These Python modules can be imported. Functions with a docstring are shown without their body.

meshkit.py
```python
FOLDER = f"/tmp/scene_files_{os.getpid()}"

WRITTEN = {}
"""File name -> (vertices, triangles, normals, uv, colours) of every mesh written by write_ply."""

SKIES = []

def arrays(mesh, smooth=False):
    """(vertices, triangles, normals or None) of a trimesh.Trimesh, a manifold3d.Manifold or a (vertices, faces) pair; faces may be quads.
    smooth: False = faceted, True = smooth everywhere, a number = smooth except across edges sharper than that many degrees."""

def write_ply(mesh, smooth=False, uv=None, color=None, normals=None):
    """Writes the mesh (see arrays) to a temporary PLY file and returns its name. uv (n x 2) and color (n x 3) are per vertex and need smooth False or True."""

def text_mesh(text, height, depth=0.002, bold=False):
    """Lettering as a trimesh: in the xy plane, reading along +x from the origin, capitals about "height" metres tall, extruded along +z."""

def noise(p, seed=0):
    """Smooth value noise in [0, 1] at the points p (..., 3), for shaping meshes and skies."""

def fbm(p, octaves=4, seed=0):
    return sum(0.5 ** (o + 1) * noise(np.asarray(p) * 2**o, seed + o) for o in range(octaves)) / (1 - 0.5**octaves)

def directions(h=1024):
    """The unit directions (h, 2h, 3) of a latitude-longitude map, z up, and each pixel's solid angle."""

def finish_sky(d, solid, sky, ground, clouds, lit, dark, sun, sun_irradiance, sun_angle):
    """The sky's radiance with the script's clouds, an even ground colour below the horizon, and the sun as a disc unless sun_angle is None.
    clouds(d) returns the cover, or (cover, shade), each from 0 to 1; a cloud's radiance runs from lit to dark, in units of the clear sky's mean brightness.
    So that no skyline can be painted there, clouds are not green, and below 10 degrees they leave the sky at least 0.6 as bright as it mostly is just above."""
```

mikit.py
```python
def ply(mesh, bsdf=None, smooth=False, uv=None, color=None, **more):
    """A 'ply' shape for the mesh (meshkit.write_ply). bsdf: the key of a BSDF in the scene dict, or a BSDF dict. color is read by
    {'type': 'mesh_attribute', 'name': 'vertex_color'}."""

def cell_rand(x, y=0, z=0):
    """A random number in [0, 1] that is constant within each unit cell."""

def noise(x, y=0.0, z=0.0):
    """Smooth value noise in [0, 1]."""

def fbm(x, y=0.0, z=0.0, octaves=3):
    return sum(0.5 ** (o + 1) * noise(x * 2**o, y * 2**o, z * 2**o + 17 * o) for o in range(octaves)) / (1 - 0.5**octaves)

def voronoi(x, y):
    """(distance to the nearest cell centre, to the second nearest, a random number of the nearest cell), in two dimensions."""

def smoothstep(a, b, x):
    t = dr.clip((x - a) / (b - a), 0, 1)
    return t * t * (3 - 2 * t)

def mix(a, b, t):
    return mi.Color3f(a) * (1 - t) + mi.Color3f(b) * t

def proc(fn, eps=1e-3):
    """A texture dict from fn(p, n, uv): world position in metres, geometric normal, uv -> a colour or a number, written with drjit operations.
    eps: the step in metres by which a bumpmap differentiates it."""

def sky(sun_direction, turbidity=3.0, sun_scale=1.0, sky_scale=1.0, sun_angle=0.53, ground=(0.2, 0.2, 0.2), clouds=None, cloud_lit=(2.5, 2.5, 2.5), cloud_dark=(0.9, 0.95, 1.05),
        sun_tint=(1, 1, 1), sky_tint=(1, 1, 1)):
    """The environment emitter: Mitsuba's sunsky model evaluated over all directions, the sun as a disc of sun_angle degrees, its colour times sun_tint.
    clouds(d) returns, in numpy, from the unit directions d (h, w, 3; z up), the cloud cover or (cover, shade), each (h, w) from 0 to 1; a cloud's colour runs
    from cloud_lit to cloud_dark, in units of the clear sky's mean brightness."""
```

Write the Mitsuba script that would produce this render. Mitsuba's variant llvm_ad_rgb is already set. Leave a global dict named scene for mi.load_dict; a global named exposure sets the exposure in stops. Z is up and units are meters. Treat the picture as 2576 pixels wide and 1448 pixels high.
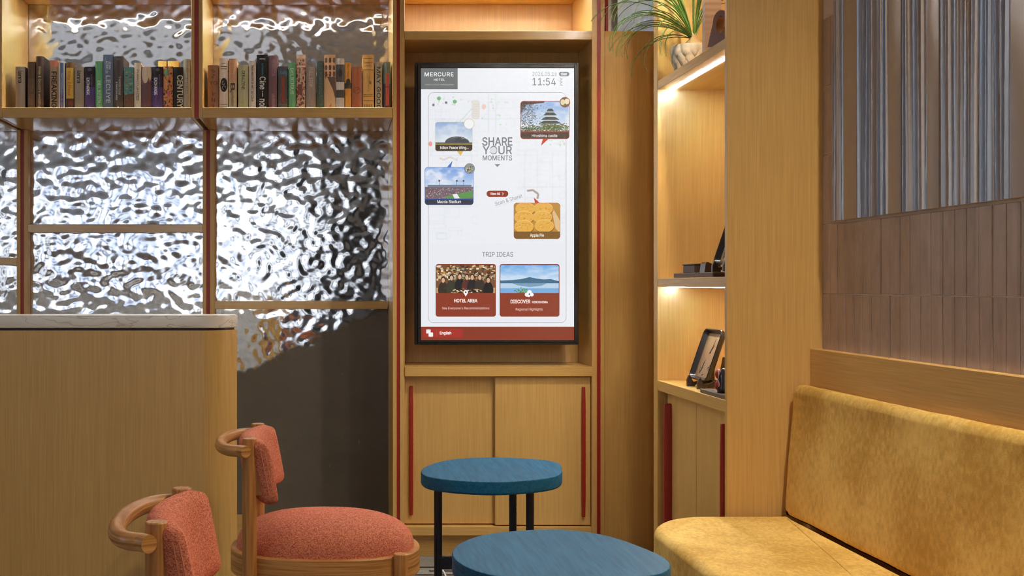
import math, random, glob
import numpy as np, trimesh, mitsuba as mi, drjit as dr
import mikit, meshkit
from mikit import noise, fbm, cell_rand, smoothstep, mix, proc
from scipy import ndimage
from shapely.geometry import Polygon
from PIL import Image, ImageDraw, ImageFont, ImageFilter

rng = np.random.default_rng(7)
random.seed(7)
T = mi.ScalarTransform4f
scene, labels = {}, {}

# ------------------------------------------------------------------ camera, sky, exposure
F = 3100.0                     # focal length in pixels of the 2576 x 1448 frame
K = F / 2342.0
EYE = 1.075
VX, VY = 845.0, 717.0          # vanishing point of the depth lines
scene['camera'] = {'type': 'perspective', 'fov': math.degrees(2 * math.atan(1288 / F)), 'fov_axis': 'x',
                   'principal_point_offset_x': (1288 - VX) / 2576, 'principal_point_offset_y': (724 - VY) / 1448,
                   'near_clip': 0.05, 'far_clip': 200.0,
                   'to_world': T().look_at(origin=[0, 0, EYE], target=[0, 1, EYE], up=[0, 0, 1])}
exposure = 0.0
WARM = np.array([1.0, 0.93, 0.80])
LED = np.array([1.05, 1.09, 1.08])
SKY = 90.0
DOWN = 92.0                    # downlights over the bench
ROOM = 7.0                     # the other downlights
PANEL = 0.34                    # the added luminous fill panel at the ceiling
WASH = 1350.0                   # the spotlight aimed at the corner cabinet
STRIP = 6.3                    # shelf light strips


def overcast(d):
    n = meshkit.fbm(d * 3.0, 4, 3)
    return np.clip(0.75 + 0.5 * (n - 0.5), 0, 1), np.clip(1.6 * (n - 0.45), 0, 1) * 0.5


scene['sky'] = mikit.sky([-0.3, -0.75, 0.6], turbidity=4.0, sun_scale=0.0, sky_scale=SKY * 0.16, ground=(0.45, 0.45, 0.46), clouds=overcast,
                         cloud_lit=(2.3, 2.4, 2.55), cloud_dark=(1.3, 1.4, 1.55))
scene['sky']['sampling_weight'] = 5.0


def yy(u): return u * K                                  # depth measured on a 2342 px scale -> metres
def xx(px, u): return (px - VX) * u / 2342.0
def zz(py, u): return EYE - (py - VY) * u / 2342.0
def lin(*c):
    c = np.array(c, float) / 255
    return [float(v) for v in np.where(c < 0.04045, c / 12.92, ((c + 0.055) / 1.055) ** 2.4)]


# ------------------------------------------------------------------ mesh helpers
def cat(ms): return trimesh.util.concatenate(ms)


def box(x0, x1, y0, y1, z0, z1, c=0.0012):
    x0, x1, y0, y1, z0, z1 = min(x0, x1), max(x0, x1), min(y0, y1), max(y0, y1), min(z0, z1), max(z0, z1)
    c = min(c, (x1 - x0) / 3, (y1 - y0) / 3, (z1 - z0) / 3)
    if c <= 0:
        return trimesh.creation.box(bounds=[[x0, y0, z0], [x1, y1, z1]])
    lo, hi, pts = np.array([x0, y0, z0]), np.array([x1, y1, z1]), []
    for s in np.ndindex(2, 2, 2):
        corner = np.where(s, hi, lo)
        inward = np.where(s, -1, 1) * c
        for a in range(3):
            m = np.ones(3); m[a] = 0
            pts.append(corner + inward * m)
    return trimesh.convex.convex_hull(np.array(pts))


def rounded(hx, hy, hz, r, n=10):
    """A rounded box mesh centred at the origin, well subdivided."""
    vs, fs, at = [], [], 0
    t = np.tan(np.linspace(-np.pi / 4, np.pi / 4, n + 1))
    h = np.array([hx, hy, hz])
    for ax in range(3):
        for sg in (-1, 1):
            a, b = np.meshgrid(t, t, indexing='ij')
            p = np.zeros((n + 1, n + 1, 3)); p[..., ax] = sg; p[..., (ax + 1) % 3] = a; p[..., (ax + 2) % 3] = b
            q = p * h
            inner = np.clip(q, -(h - r), h - r)
            d = q - inner
            l = np.linalg.norm(d, axis=-1, keepdims=True)
            q = inner + d / np.maximum(l, 1e-9) * r
            i, j = np.meshgrid(np.arange(n), np.arange(n), indexing='ij')
            k = (i * (n + 1) + j).ravel()
            quad = np.stack([k, k + n + 1, k + n + 2, k + 1], 1)
            if sg < 0: quad = quad[:, ::-1]
            vs.append(q.reshape(-1, 3)); fs.append(quad + at); at += (n + 1) ** 2
    f = np.vstack(fs)
    m = trimesh.Trimesh(np.vstack(vs), np.vstack([f[:, [0, 1, 2]], f[:, [0, 2, 3]]]), process=False)
    m.merge_vertices(digits_vertex=6)
    m.update_faces(m.nondegenerate_faces())
    return m


def tube(path, r, n=20, caps=True):
    p = np.asarray(path, float)
    r = np.broadcast_to(r, (len(p),))
    t = np.gradient(p, axis=0); t /= np.linalg.norm(t, axis=1, keepdims=True)
    up = np.array([0, 0, 1.0]) if abs(t[0, 2]) < 0.9 else np.array([1.0, 0, 0])
    a = np.cross(t[0], up); a /= np.linalg.norm(a)
    rings = []
    for i in range(len(p)):
        a = a - t[i] * (a @ t[i]); a /= np.linalg.norm(a)
        b = np.cross(t[i], a)
        g = np.arange(n) * 2 * np.pi / n
        rings.append(p[i] + r[i] * (np.cos(g)[:, None] * a + np.sin(g)[:, None] * b))
    v = np.vstack(rings)
    i, j = np.meshgrid(np.arange(len(p) - 1), np.arange(n), indexing='ij')
    q = np.stack([i * n + j, i * n + (j + 1) % n, (i + 1) * n + (j + 1) % n, (i + 1) * n + j], -1).reshape(-1, 4)
    f = np.vstack([q[:, [0, 1, 2]], q[:, [0, 2, 3]]])
    ms = [trimesh.Trimesh(v, f, process=False)]
    if caps:
        for base, c, fl in ((0, p[0], True), ((len(p) - 1) * n, p[-1], False)):
            vv = np.vstack([v[base:base + n], c[None]])
            k = np.arange(n)
            ff = np.stack([k, (k + 1) % n, np.full(n, n)], 1)
            ms.append(trimesh.Trimesh(vv, ff[:, ::-1] if fl else ff, process=False))
    m = cat(ms)
    m.fix_normals()
    return m


def flat_strip(x0, x1, y0, y1, z):
    """A strip set flush in an underside: it faces down."""
    return trimesh.Trimesh([[x0, y0, z], [x1, y0, z], [x1, y1, z], [x0, y1, z]], [[0, 2, 1], [0, 3, 2]], process=False)


def post(x, y, z0, z1, r, n=28, c=0.002):
    return lathe([(0, z0), (r - c, z0), (r, z0 + c), (r, z1 - c), (r - c, z1), (0, z1)], n, (x, y, 0))


def lathe(profile, n=40, at=(0, 0, 0)):
    p = np.array(profile, float)
    g = np.arange(n) * 2 * np.pi / n
    v = np.stack([p[:, None, 0] * np.cos(g), p[:, None, 0] * np.sin(g), np.broadcast_to(p[:, None, 1], (len(p), n))], -1).reshape(-1, 3)
    i, j = np.meshgrid(np.arange(len(p) - 1), np.arange(n), indexing='ij')
    q = np.stack([i * n + j, i * n + (j + 1) % n, (i + 1) * n + (j + 1) % n, (i + 1) * n + j], -1).reshape(-1, 4)
    m = trimesh.Trimesh(v + np.array(at), np.vstack([q[:, [0, 1, 2]], q[:, [0, 2, 3]]]), process=False)
    m.merge_vertices(digits_vertex=7)
    m.update_faces(m.nondegenerate_faces())
    m.fix_normals()
    return m


def normals2(o):
    t = np.roll(o, -1, 0) - np.roll(o, 1, 0)
    t /= np.linalg.norm(t, axis=1, keepdims=True)
    return np.stack([t[:, 1], -t[:, 0]], 1)


def ccw(o):
    o = np.asarray(o, float)
    a = (o[:, 0] * np.roll(o[:, 1], -1) - np.roll(o[:, 0], -1) * o[:, 1]).sum()
    return o if a > 0 else o[::-1]


def loft(outline, layers, cap=True):
    """layers: (inset in metres, scale about the centroid, z) from bottom to top; a convex outline."""
    o = ccw(outline); nr = normals2(o); c = o.mean(0); n = len(o)
    v = []
    for ins, sc, z in layers:
        q = c + (o - nr * ins - c) * sc
        v.append(np.column_stack([q, np.full(n, z)]))
    m = len(v)
    v = np.vstack(v)
    i, j = np.meshgrid(np.arange(m - 1), np.arange(n), indexing='ij')
    q = np.stack([i * n + j, i * n + (j + 1) % n, (i + 1) * n + (j + 1) % n, (i + 1) * n + j], -1).reshape(-1, 4)
    f = [q[:, [0, 1, 2]], q[:, [0, 2, 3]]]
    if cap:
        k = np.arange(n)
        b, t = len(v), len(v) + 1
        v = np.vstack([v, [[*c, layers[0][2]]], [[*c, layers[-1][2]]]])
        f += [np.stack([(k + 1) % n, k, np.full(n, b)], 1), np.stack([(m - 1) * n + k, (m - 1) * n + (k + 1) % n, np.full(n, t)], 1)]
    return trimesh.Trimesh(v, np.vstack(f), process=False)


def ring(outline, section):
    """A closed section [(inset, z), ...] swept round a closed outline."""
    o = ccw(outline); nr = normals2(o); n, m = len(o), len(section)
    v = np.vstack([np.column_stack([o - nr * s, np.full(n, z)]) for s, z in section])
    i, j = np.meshgrid(np.arange(m), np.arange(n), indexing='ij')
    q = np.stack([i * n + j, i * n + (j + 1) % n, ((i + 1) % m) * n + (j + 1) % n, ((i + 1) % m) * n + j], -1).reshape(-1, 4)
    t = trimesh.Trimesh(v, np.vstack([q[:, [0, 1, 2]], q[:, [0, 2, 3]]]), process=False)
    t.fix_normals()
    return t


def spline(pts, n=160):
    from scipy.interpolate import splprep, splev
    p = np.asarray(pts, float); p = np.vstack([p, p[:1]])
    tck, _ = splprep(p.T, s=0, per=True)
    return np.array(splev(np.linspace(0, 1, n, endpoint=False), tck)).T


def superellipse(a, b, n, count=120):
    t = np.arange(count) * 2 * np.pi / count
    c, s = np.cos(t), np.sin(t)
    return np.stack([a * np.sign(c) * np.abs(c) ** (2 / n), b * np.sign(s) * np.abs(s) ** (2 / n)], 1)


def extrude(poly, axis, lo, hi):
    """A 2-D outline extruded along an axis: 'x' (outline in y, z), 'y' (outline in x, z) or 'z' (outline in x, y)."""
    m = trimesh.creation.extrude_polygon(Polygon(poly) if not isinstance(poly, Polygon) else poly, hi - lo, engine='earcut')
    v = m.vertices.copy()
    a, b, c = v[:, 0].copy(), v[:, 1].copy(), v[:, 2].copy() + lo
    m.vertices = {'x': np.column_stack([c, a, b]), 'y': np.column_stack([a, c, b]), 'z': np.column_stack([a, b, c])}[axis]
    m.fix_normals()
    return m


def numbered(key):
    if key not in used:
        used[key] = 0
        return key
    used[key] += 1
    return f'{key}_{used[key]:03d}'


used = {}


def thing(name, label=None, category=None, group=None, kind=None):
    key = numbered(name)
    d = {}
    if label: d['label'] = label
    if category: d['category'] = category
    if group: d['group'] = group
    if kind: d['kind'] = kind
    labels[key] = d
    return key


def part(parent, name, mesh, bsdf, smooth=False, label=None, kind=None, emit=None, uv=None, weight=1.0):
    key = numbered(parent + '__' + name)
    mesh, colour = mesh if isinstance(mesh, tuple) else (mesh, None)
    scene[key] = mikit.ply(mesh, bsdf, smooth, uv=uv, color=colour)
    if emit is not None:
        scene[key]['emitter'] = {'type': 'area', 'radiance': emit if isinstance(emit, dict) else {'type': 'rgb', 'value': [float(v) for v in emit]}, 'sampling_weight': float(weight)}
    if label or kind:
        labels[key] = {**({'label': label} if label else {}), **({'kind': kind} if kind else {})}
    return key


def solo(key, mesh, bsdf, smooth=False, **more):
    scene[key] = mikit.ply(mesh, bsdf, smooth, **more)
    return key


# ------------------------------------------------------------------ materials
def wood(axis, light, dark, rough=0.33, fine=640.0, spec=0.5, coarse=9.0):
    def fn(p, n, uv):
        a, b, c = {'z': (p.x, p.y, p.z), 'x': (p.y, p.z, p.x), 'y': (p.x, p.z, p.y)}[axis]
        wob = 0.012 * (noise(a * 5, b * 5, c * 0.9) - 0.5)
        a2, b2 = a + wob, b + wob
        s1 = noise(a2 * fine, b2 * fine, c * 9)
        s2 = noise(a2 * fine * 0.55 + 9, b2 * fine * 0.55, c * 5)
        s3 = noise(a2 * coarse + 3, b2 * coarse, c * 0.7)
        s4 = noise(a2 * 60, b2 * 60, c * 1.6)
        t = dr.clip(0.46 * s1 + 0.30 * s2 + 0.14 * s3 + 0.10 * s4, 0, 1)
        return mix(dark, light, smoothstep(0.15, 0.85, t))
    return {'type': 'principled', 'base_color': proc(fn), 'roughness': rough, 'specular': spec}


OAK_L, OAK_D = lin(211, 167, 97), lin(196, 151, 83)
scene['oak_upright'] = wood('z', OAK_L, OAK_D)
scene['oak_across'] = wood('x', OAK_L, OAK_D, rough=0.16, spec=0.6)
scene['oak_deep'] = wood('y', OAK_L, OAK_D)
scene['ash_upright'] = wood('z', lin(200, 140, 78), lin(152, 94, 42), rough=0.36, fine=330, coarse=25)
def band_fn(p, n, uv):
    w = p.z + 0.004 * noise(p.x * 7, p.y * 7)
    t = 0.5 * noise(w * 420, p.x * 9, p.y * 9) + 0.3 * noise(w * 160 + 5, p.x * 6, p.y * 6) + 0.2 * noise(w * 900, p.x * 30, p.y * 30)
    return mix(lin(158, 100, 46), lin(204, 146, 84), smoothstep(0.2, 0.8, t))


scene['ash_band'] = {'type': 'principled', 'base_color': proc(band_fn), 'roughness': 0.36, 'specular': 0.5}


def grey_mask_fn(p, n, uv):  # painted matte grey area in place of the mirrored view
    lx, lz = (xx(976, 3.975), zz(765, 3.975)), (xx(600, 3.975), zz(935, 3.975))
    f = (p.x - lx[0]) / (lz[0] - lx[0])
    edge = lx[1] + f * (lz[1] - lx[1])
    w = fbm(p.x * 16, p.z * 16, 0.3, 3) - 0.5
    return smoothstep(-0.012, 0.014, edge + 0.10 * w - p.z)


def grey_area_col(p, n, uv):
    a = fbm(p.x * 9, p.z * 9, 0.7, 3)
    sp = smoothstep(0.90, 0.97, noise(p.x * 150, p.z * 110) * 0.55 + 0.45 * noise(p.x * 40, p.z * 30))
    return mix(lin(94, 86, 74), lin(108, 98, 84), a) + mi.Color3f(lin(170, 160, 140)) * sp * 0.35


def plain(c, rough=0.5, spec=0.5, **more):
    return {'type': 'principled', 'base_color': {'type': 'rgb', 'value': c}, 'roughness': rough, 'specular': spec, **more}


scene['red_lacquer'] = plain(lin(150, 34, 22), 0.35)
scene['black_plastic'] = plain(lin(14, 13, 13), 0.35)
scene['black_lacquer'] = plain(lin(22, 14, 12), 0.22, clearcoat=0.6)
scene['dark_wood'] = plain(lin(66, 48, 36), 0.5)
scene['navy_metal'] = plain(lin(14, 20, 38), 0.4)
scene['hammered_steel'] = {'type': 'roughconductor', 'alpha': 0.006, 'distribution': 'ggx', 'specular_reflectance': {'type': 'rgb', 'value': [0.86, 0.87, 0.885]},
                           'eta': {'type': 'rgb', 'value': [1.2, 1.0, 0.85]}, 'k': {'type': 'rgb', 'value': [7.0, 6.3, 5.6]}}
scene['greyed_steel'] = {'type': 'blendbsdf', 'weight': proc(grey_mask_fn), 'a': {'type': 'ref', 'id': 'hammered_steel'},
                         'b': {'type': 'principled', 'base_color': proc(grey_area_col), 'roughness': 0.5, 'specular': 0.4}}
scene['paper'] = plain(lin(214, 200, 172), 0.8, 0.2)
scene['white_paint'] = plain(lin(222, 220, 216), 0.7, 0.3)
scene['grey_paint'] = plain(lin(150, 152, 160), 0.6, 0.3)
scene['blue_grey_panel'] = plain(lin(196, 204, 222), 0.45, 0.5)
scene['charcoal'] = plain(lin(30, 31, 34), 0.5)
scene['led_diffuser'] = plain(lin(240, 236, 228), 0.5)
scene['grout'] = plain(lin(196, 178, 160), 0.8, 0.2)
scene['thread'] = plain(lin(206, 128, 92), 0.8, 0.2)
scene['white_cord'] = plain(lin(220, 220, 215), 0.5)


def tile_fn(p, n, uv):
    iy, iz = dr.floor(p.y / TP), dr.floor((p.z - TZ) / TH)
    r = cell_rand(iy, iz, 5)
    m = fbm(p.y * 40, p.z * 14, p.x * 3, 3)
    m2 = noise(p.y * 300, p.z * 60)
    t = dr.clip(0.30 * r + 0.55 * m + 0.15 * m2, 0, 1)
    return mix(lin(134, 112, 96), lin(184, 158, 138), t)


TP, TH, TZ = 0.040 * K, 0.1935, 1.051 - 0.1935 * 4
scene['glazed_tile'] = {'type': 'principled', 'base_color': proc(tile_fn), 'roughness': 0.34, 'specular': 0.5, 'clearcoat': 0.25, 'clearcoat_gloss': 0.8}


scene['relief_glaze'] = {'type': 'principled', 'base_color': {'type': 'mesh_attribute', 'name': 'vertex_color'}, 'roughness': 0.24, 'specular': 0.6, 'clearcoat': 0.6, 'clearcoat_gloss': 0.9}


def coral_fn(p, n, uv):
    q = 820.0
    w = noise(p.x * q, p.y * q, p.z * q)
    w2 = noise(p.x * q * 0.45 + 4, p.y * q * 0.45, p.z * q * 0.45)
    big = fbm(p.x * 14, p.y * 14, p.z * 14, 2)
    t = dr.clip(0.62 * w + 0.28 * w2 + 0.10 * big, 0, 1)
    return mix(lin(152, 58, 38), lin(224, 140, 106), smoothstep(0.2, 0.8, t))


def weave(p, n, uv):
    return noise(p.x * 520, p.y * 520, p.z * 520)


scene['coral_weave'] = {'type': 'bumpmap', 'arbitrary': proc(weave, 5e-4), 'scale': 0.0007,
                        'bsdf': {'type': 'principled', 'base_color': proc(coral_fn), 'roughness': 0.85, 'specular': 0.2, 'sheen': 0.3}}


def velvet_fn(p, n, uv):
    a = fbm(p.x * 7, p.y * 7, p.z * 4, 4)
    b = fbm(p.x * 160, p.y * 110, p.z * 60, 3)
    c = noise(p.x * 700, p.y * 700, p.z * 500)
    t = dr.clip(0.52 * a + 0.33 * b + 0.15 * c, 0, 1)
    return mix(lin(186, 141, 62), lin(228, 188, 104), smoothstep(0.25, 0.72, t))


scene['gold_velvet'] = {'type': 'principled', 'base_color': proc(velvet_fn), 'roughness': 0.8, 'specular': 0.2, 'sheen': 0.8, 'sheen_tint': 0.7}


def blue_fn(p, n, uv):
    a = noise(p.x * 330 + 10 * noise(p.x * 6, p.y * 3), p.y * 16, p.z * 330)
    b = noise(p.x * 90, p.y * 5, p.z * 90)
    return mix(lin(6, 66, 98), lin(24, 102, 136), dr.clip(0.6 * a + 0.4 * b, 0, 1))


scene['blue_stain'] = {'type': 'principled', 'base_color': proc(blue_fn), 'roughness': 0.5, 'specular': 0.25}


def marble_fn(p, n, uv):
    w = fbm(p.x * 6, p.y * 9, p.z * 14, 4)
    v = dr.abs(fbm(p.x * 5 + 3 * w, p.y * 8, p.z * 16 + 2 * w, 4) - 0.5)
    vein = 1 - smoothstep(0.0, 0.022, v)
    base = mix(lin(222, 208, 186), lin(242, 234, 220), w)
    return base * (1 - 0.45 * vein) + mi.Color3f(lin(150, 124, 96)) * (0.45 * vein)


scene['marble'] = {'type': 'principled', 'base_color': proc(marble_fn), 'roughness': 0.25, 'specular': 0.5}


def carpet_fn(p, n, uv):
    row = p.y / (0.062)
    f = row - dr.floor(row)
    far = p.y > yy(3.57)
    stripe = dr.select(far, 0.0, dr.select((f > 0.62) & (cell_rand(dr.floor(row), dr.floor(p.x / 0.35 + 0.5 * dr.floor(row)), 3) > 0.25), 1.0, 0.0))
    g = noise(p.x * 500, p.y * 500)
    return mix(mix(lin(112, 108, 100), lin(148, 142, 132), g), lin(52, 48, 44), stripe)


scene['carpet'] = {'type': 'principled', 'base_color': proc(carpet_fn), 'roughness': 0.95, 'specular': 0.1}


def ceramic_fn(p, n, uv):
    return mix(lin(140, 128, 108), lin(190, 178, 154), fbm(p.x * 60, p.y * 60, p.z * 60, 3))


scene['pot_ceramic'] = {'type': 'principled', 'base_color': proc(ceramic_fn), 'roughness': 0.45, 'specular': 0.5}


def plaque_fn(p, n, uv):
    w = p.z * 1.0 + 0.55 * dr.square((p.y - yy(2.83)) * 6) + 0.02 * noise(p.y * 20, p.z * 12)
    r = dr.sin(w * 330) * 0.5 + 0.5
    return mix(lin(196, 170, 142), lin(160, 128, 98), r * 0.7 * noise(p.y * 8, p.z * 5))


scene['plaque_wood'] = {'type': 'principled', 'base_color': proc(plaque_fn), 'roughness': 0.55, 'specular': 0.3}
scene['walnut'] = plain(lin(120, 76, 52), 0.35)
scene['bulb_bark'] = plain(lin(140, 112, 70), 0.8, 0.2)
for i, c in enumerate(([58, 92, 34], [84, 118, 44], [44, 72, 34])):
    scene[f'leaf_green_{i}'] = {'type': 'twosided', 'bsdf': plain(lin(*c), 0.4)}

# ------------------------------------------------------------------ flat print: book spines and the display, drawn in memory
FONT = glob.glob('/opt/blender-*/*/datafiles/fonts/Inter.woff2')
CJK = glob.glob('/opt/blender-*/*/datafiles/fonts/Noto Sans CJK Regular.woff2')


def font(size, path=None):
    return ImageFont.truetype((path or FONT)[0], int(size))


def put_text(im, text, cx, cy, h, fill, bold=0, width=None, rot=0, spacing=0):
    """Text with capitals h pixels tall, centred at (cx, cy), squeezed to a width, turned by rot degrees."""
    s = 4
    f = font(h * s / 0.727)
    if spacing:
        w = sum(f.getlength(c) for c in text) + spacing * s * (len(text) - 1)
    else:
        w = f.getlength(text)
    tile = Image.new('L', (int(w) + 16 + 8 * s, int(h * s * 1.9) + 16), 0)
    d = ImageDraw.Draw(tile)
    base = int(h * s * 1.35) + 8
    if spacing:
        x = 8
        for c in text:
            d.text((x, base), c, 255, font=f, anchor='ls', stroke_width=int(bold * s))
            x += f.getlength(c) + spacing * s
    else:
        d.text((8, base), text, 255, font=f, anchor='ls', stroke_width=int(bold * s))
    bb = tile.getbbox()
    if not bb: return
    tile = tile.crop((bb[0], base - int(h * s * 1.2), bb[2], base + int(h * s * 0.45)))
    tw = int(width) if width else max(1, round(tile.width / s))
    tile = tile.resize((max(1, tw), max(1, round(tile.height / s))), Image.LANCZOS)
    mid = h * 1.2 - h / 2
    if rot:
        pad = Image.new('L', (tile.width, int(2 * max(mid, tile.height - mid)) + 2), 0)
        pad.paste(tile, (0, int(pad.height / 2 - mid)))
        tile = pad.rotate(rot, expand=True, resample=Image.BICUBIC)
        im.paste(fill, (int(cx - tile.width / 2), int(cy - tile.height / 2)), tile)
    else:
        im.paste(fill, (int(cx - tile.width / 2), int(cy - mid)), tile)


def printed(im, gain=1.0):
    """A texture function over uv (v upwards) from a drawing made here."""
    a = np.asarray(im.convert('RGB'), np.float32) / 255
    a = np.where(a < 0.04045, a / 12.92, ((a + 0.055) / 1.055) ** 2.4) * gain
    h, w = a.shape[:2]
    data = mi.Float(np.ascontiguousarray(a.reshape(-1), np.float32))

    def fn(p, n, uv):
        x = mi.UInt32(dr.clip(dr.floor(uv.x * w), 0, w - 1))
        y = mi.UInt32(dr.clip(dr.floor((1 - uv.y) * h), 0, h - 1))
        i = (y * w + x) * 3
        return mi.Color3f(dr.gather(mi.Float, data, i), dr.gather(mi.Float, data, i + 1), dr.gather(mi.Float, data, i + 2))
    return fn


# ------------------------------------------------------------------ depths of the main planes
uD, uM, uS, uDF, uFIN = 3.66, 3.975, 3.94, 3.20, 2.63
RX = 1.379                      # the right wall
CEIL = 2.62
yD, yM, yS, yDF, yFIN = yy(uD), yy(uM), yy(uS), yy(uDF), yy(uFIN)
FRONT = -4.0                    # the window wall behind the camera
LEFT = -5.2


def struct(key, mesh, bsdf, label=None, smooth=False):
    scene[key] = mikit.ply(mesh, bsdf, smooth)
    labels[key] = {'kind': 'structure', **({'label': label} if label else {})}


# ------------------------------------------------------------------ room shell
struct('floor', box(LEFT - .2, RX + .3, FRONT - .2, yy(4.15), -0.1, 0, 0), 'carpet', 'grey carpet with thin dark woven stripes')
struct('ceiling', box(LEFT - .2, RX + .3, FRONT - .2, yy(4.15), CEIL, CEIL + .1, 0), 'white_paint')
struct('wall_back', box(LEFT - .2, RX + .3, yy(4.05), yy(4.15), 0, CEIL, 0), 'blue_grey_panel', 'blue-grey back wall seen above the corner cabinet')  # blue-grey paint stands in for daylight mirrored by this wall
LW0, LW1 = 0.2, 2.6
struct('wall_left', cat([box(LEFT - .2, LEFT, FRONT, LW0, 0, CEIL, 0), box(LEFT - .2, LEFT, LW1, yy(4.05), 0, CEIL, 0), box(LEFT - .2, LEFT, LW0, LW1, 0, 1.3, 0), box(LEFT - .2, LEFT, LW0, LW1, 2.45, CEIL, 0)]), 'grey_paint')
labels['window_4'] = {'kind': 'structure'}
scene['window_4__frame'] = mikit.ply(cat([box(LEFT - .12, LEFT - .06, y - .02, y + .02, 1.3, 2.45, 0) for y in np.linspace(LW0 + .02, LW1 - .02, 4)]), 'charcoal')
struct('wall_right', box(RX + .004, RX + .3, FRONT, yy(4.05), 0, CEIL, 0), 'grout', 'pale grout wall that carries the brown tiles')
part('wall_right', 'grout', box(RX - .0016, RX + .0045, -1.5, yFIN - .0004, .85, CEIL, 0), 'grout', label='pale joints between the tiles')
# tiles on the right wall
tile_y = yFIN
cols = int((uFIN - 1.35) * K / TP)
for c in range(cols):
    for row in range(4, 10):
        z0 = TZ + (row - 1) * TH
        if z0 > 1.2 and c > 2: continue
        if row > 8: continue
        y1 = yFIN - c * TP; y0 = y1 - TP
        g = 0.0011
        m = box(RX - 0.004, RX + 0.006, y0 + g, y1 - g, z0 + g, z0 + TH - g, 0.0012)
        cen = m.bounds.mean(0)
        tilt = trimesh.transformations.euler_matrix(0, np.clip(rng.normal(0, 0.003), -.006, .006), np.clip(rng.normal(0, 0.016), -.04, .04))
        v = (m.vertices - cen) @ tilt[:3, :3].T + cen
        m.vertices = v + [rng.normal(0, 0.0006), 0, 0]
        part('wall_right', 'tile', m, 'glazed_tile')
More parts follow.
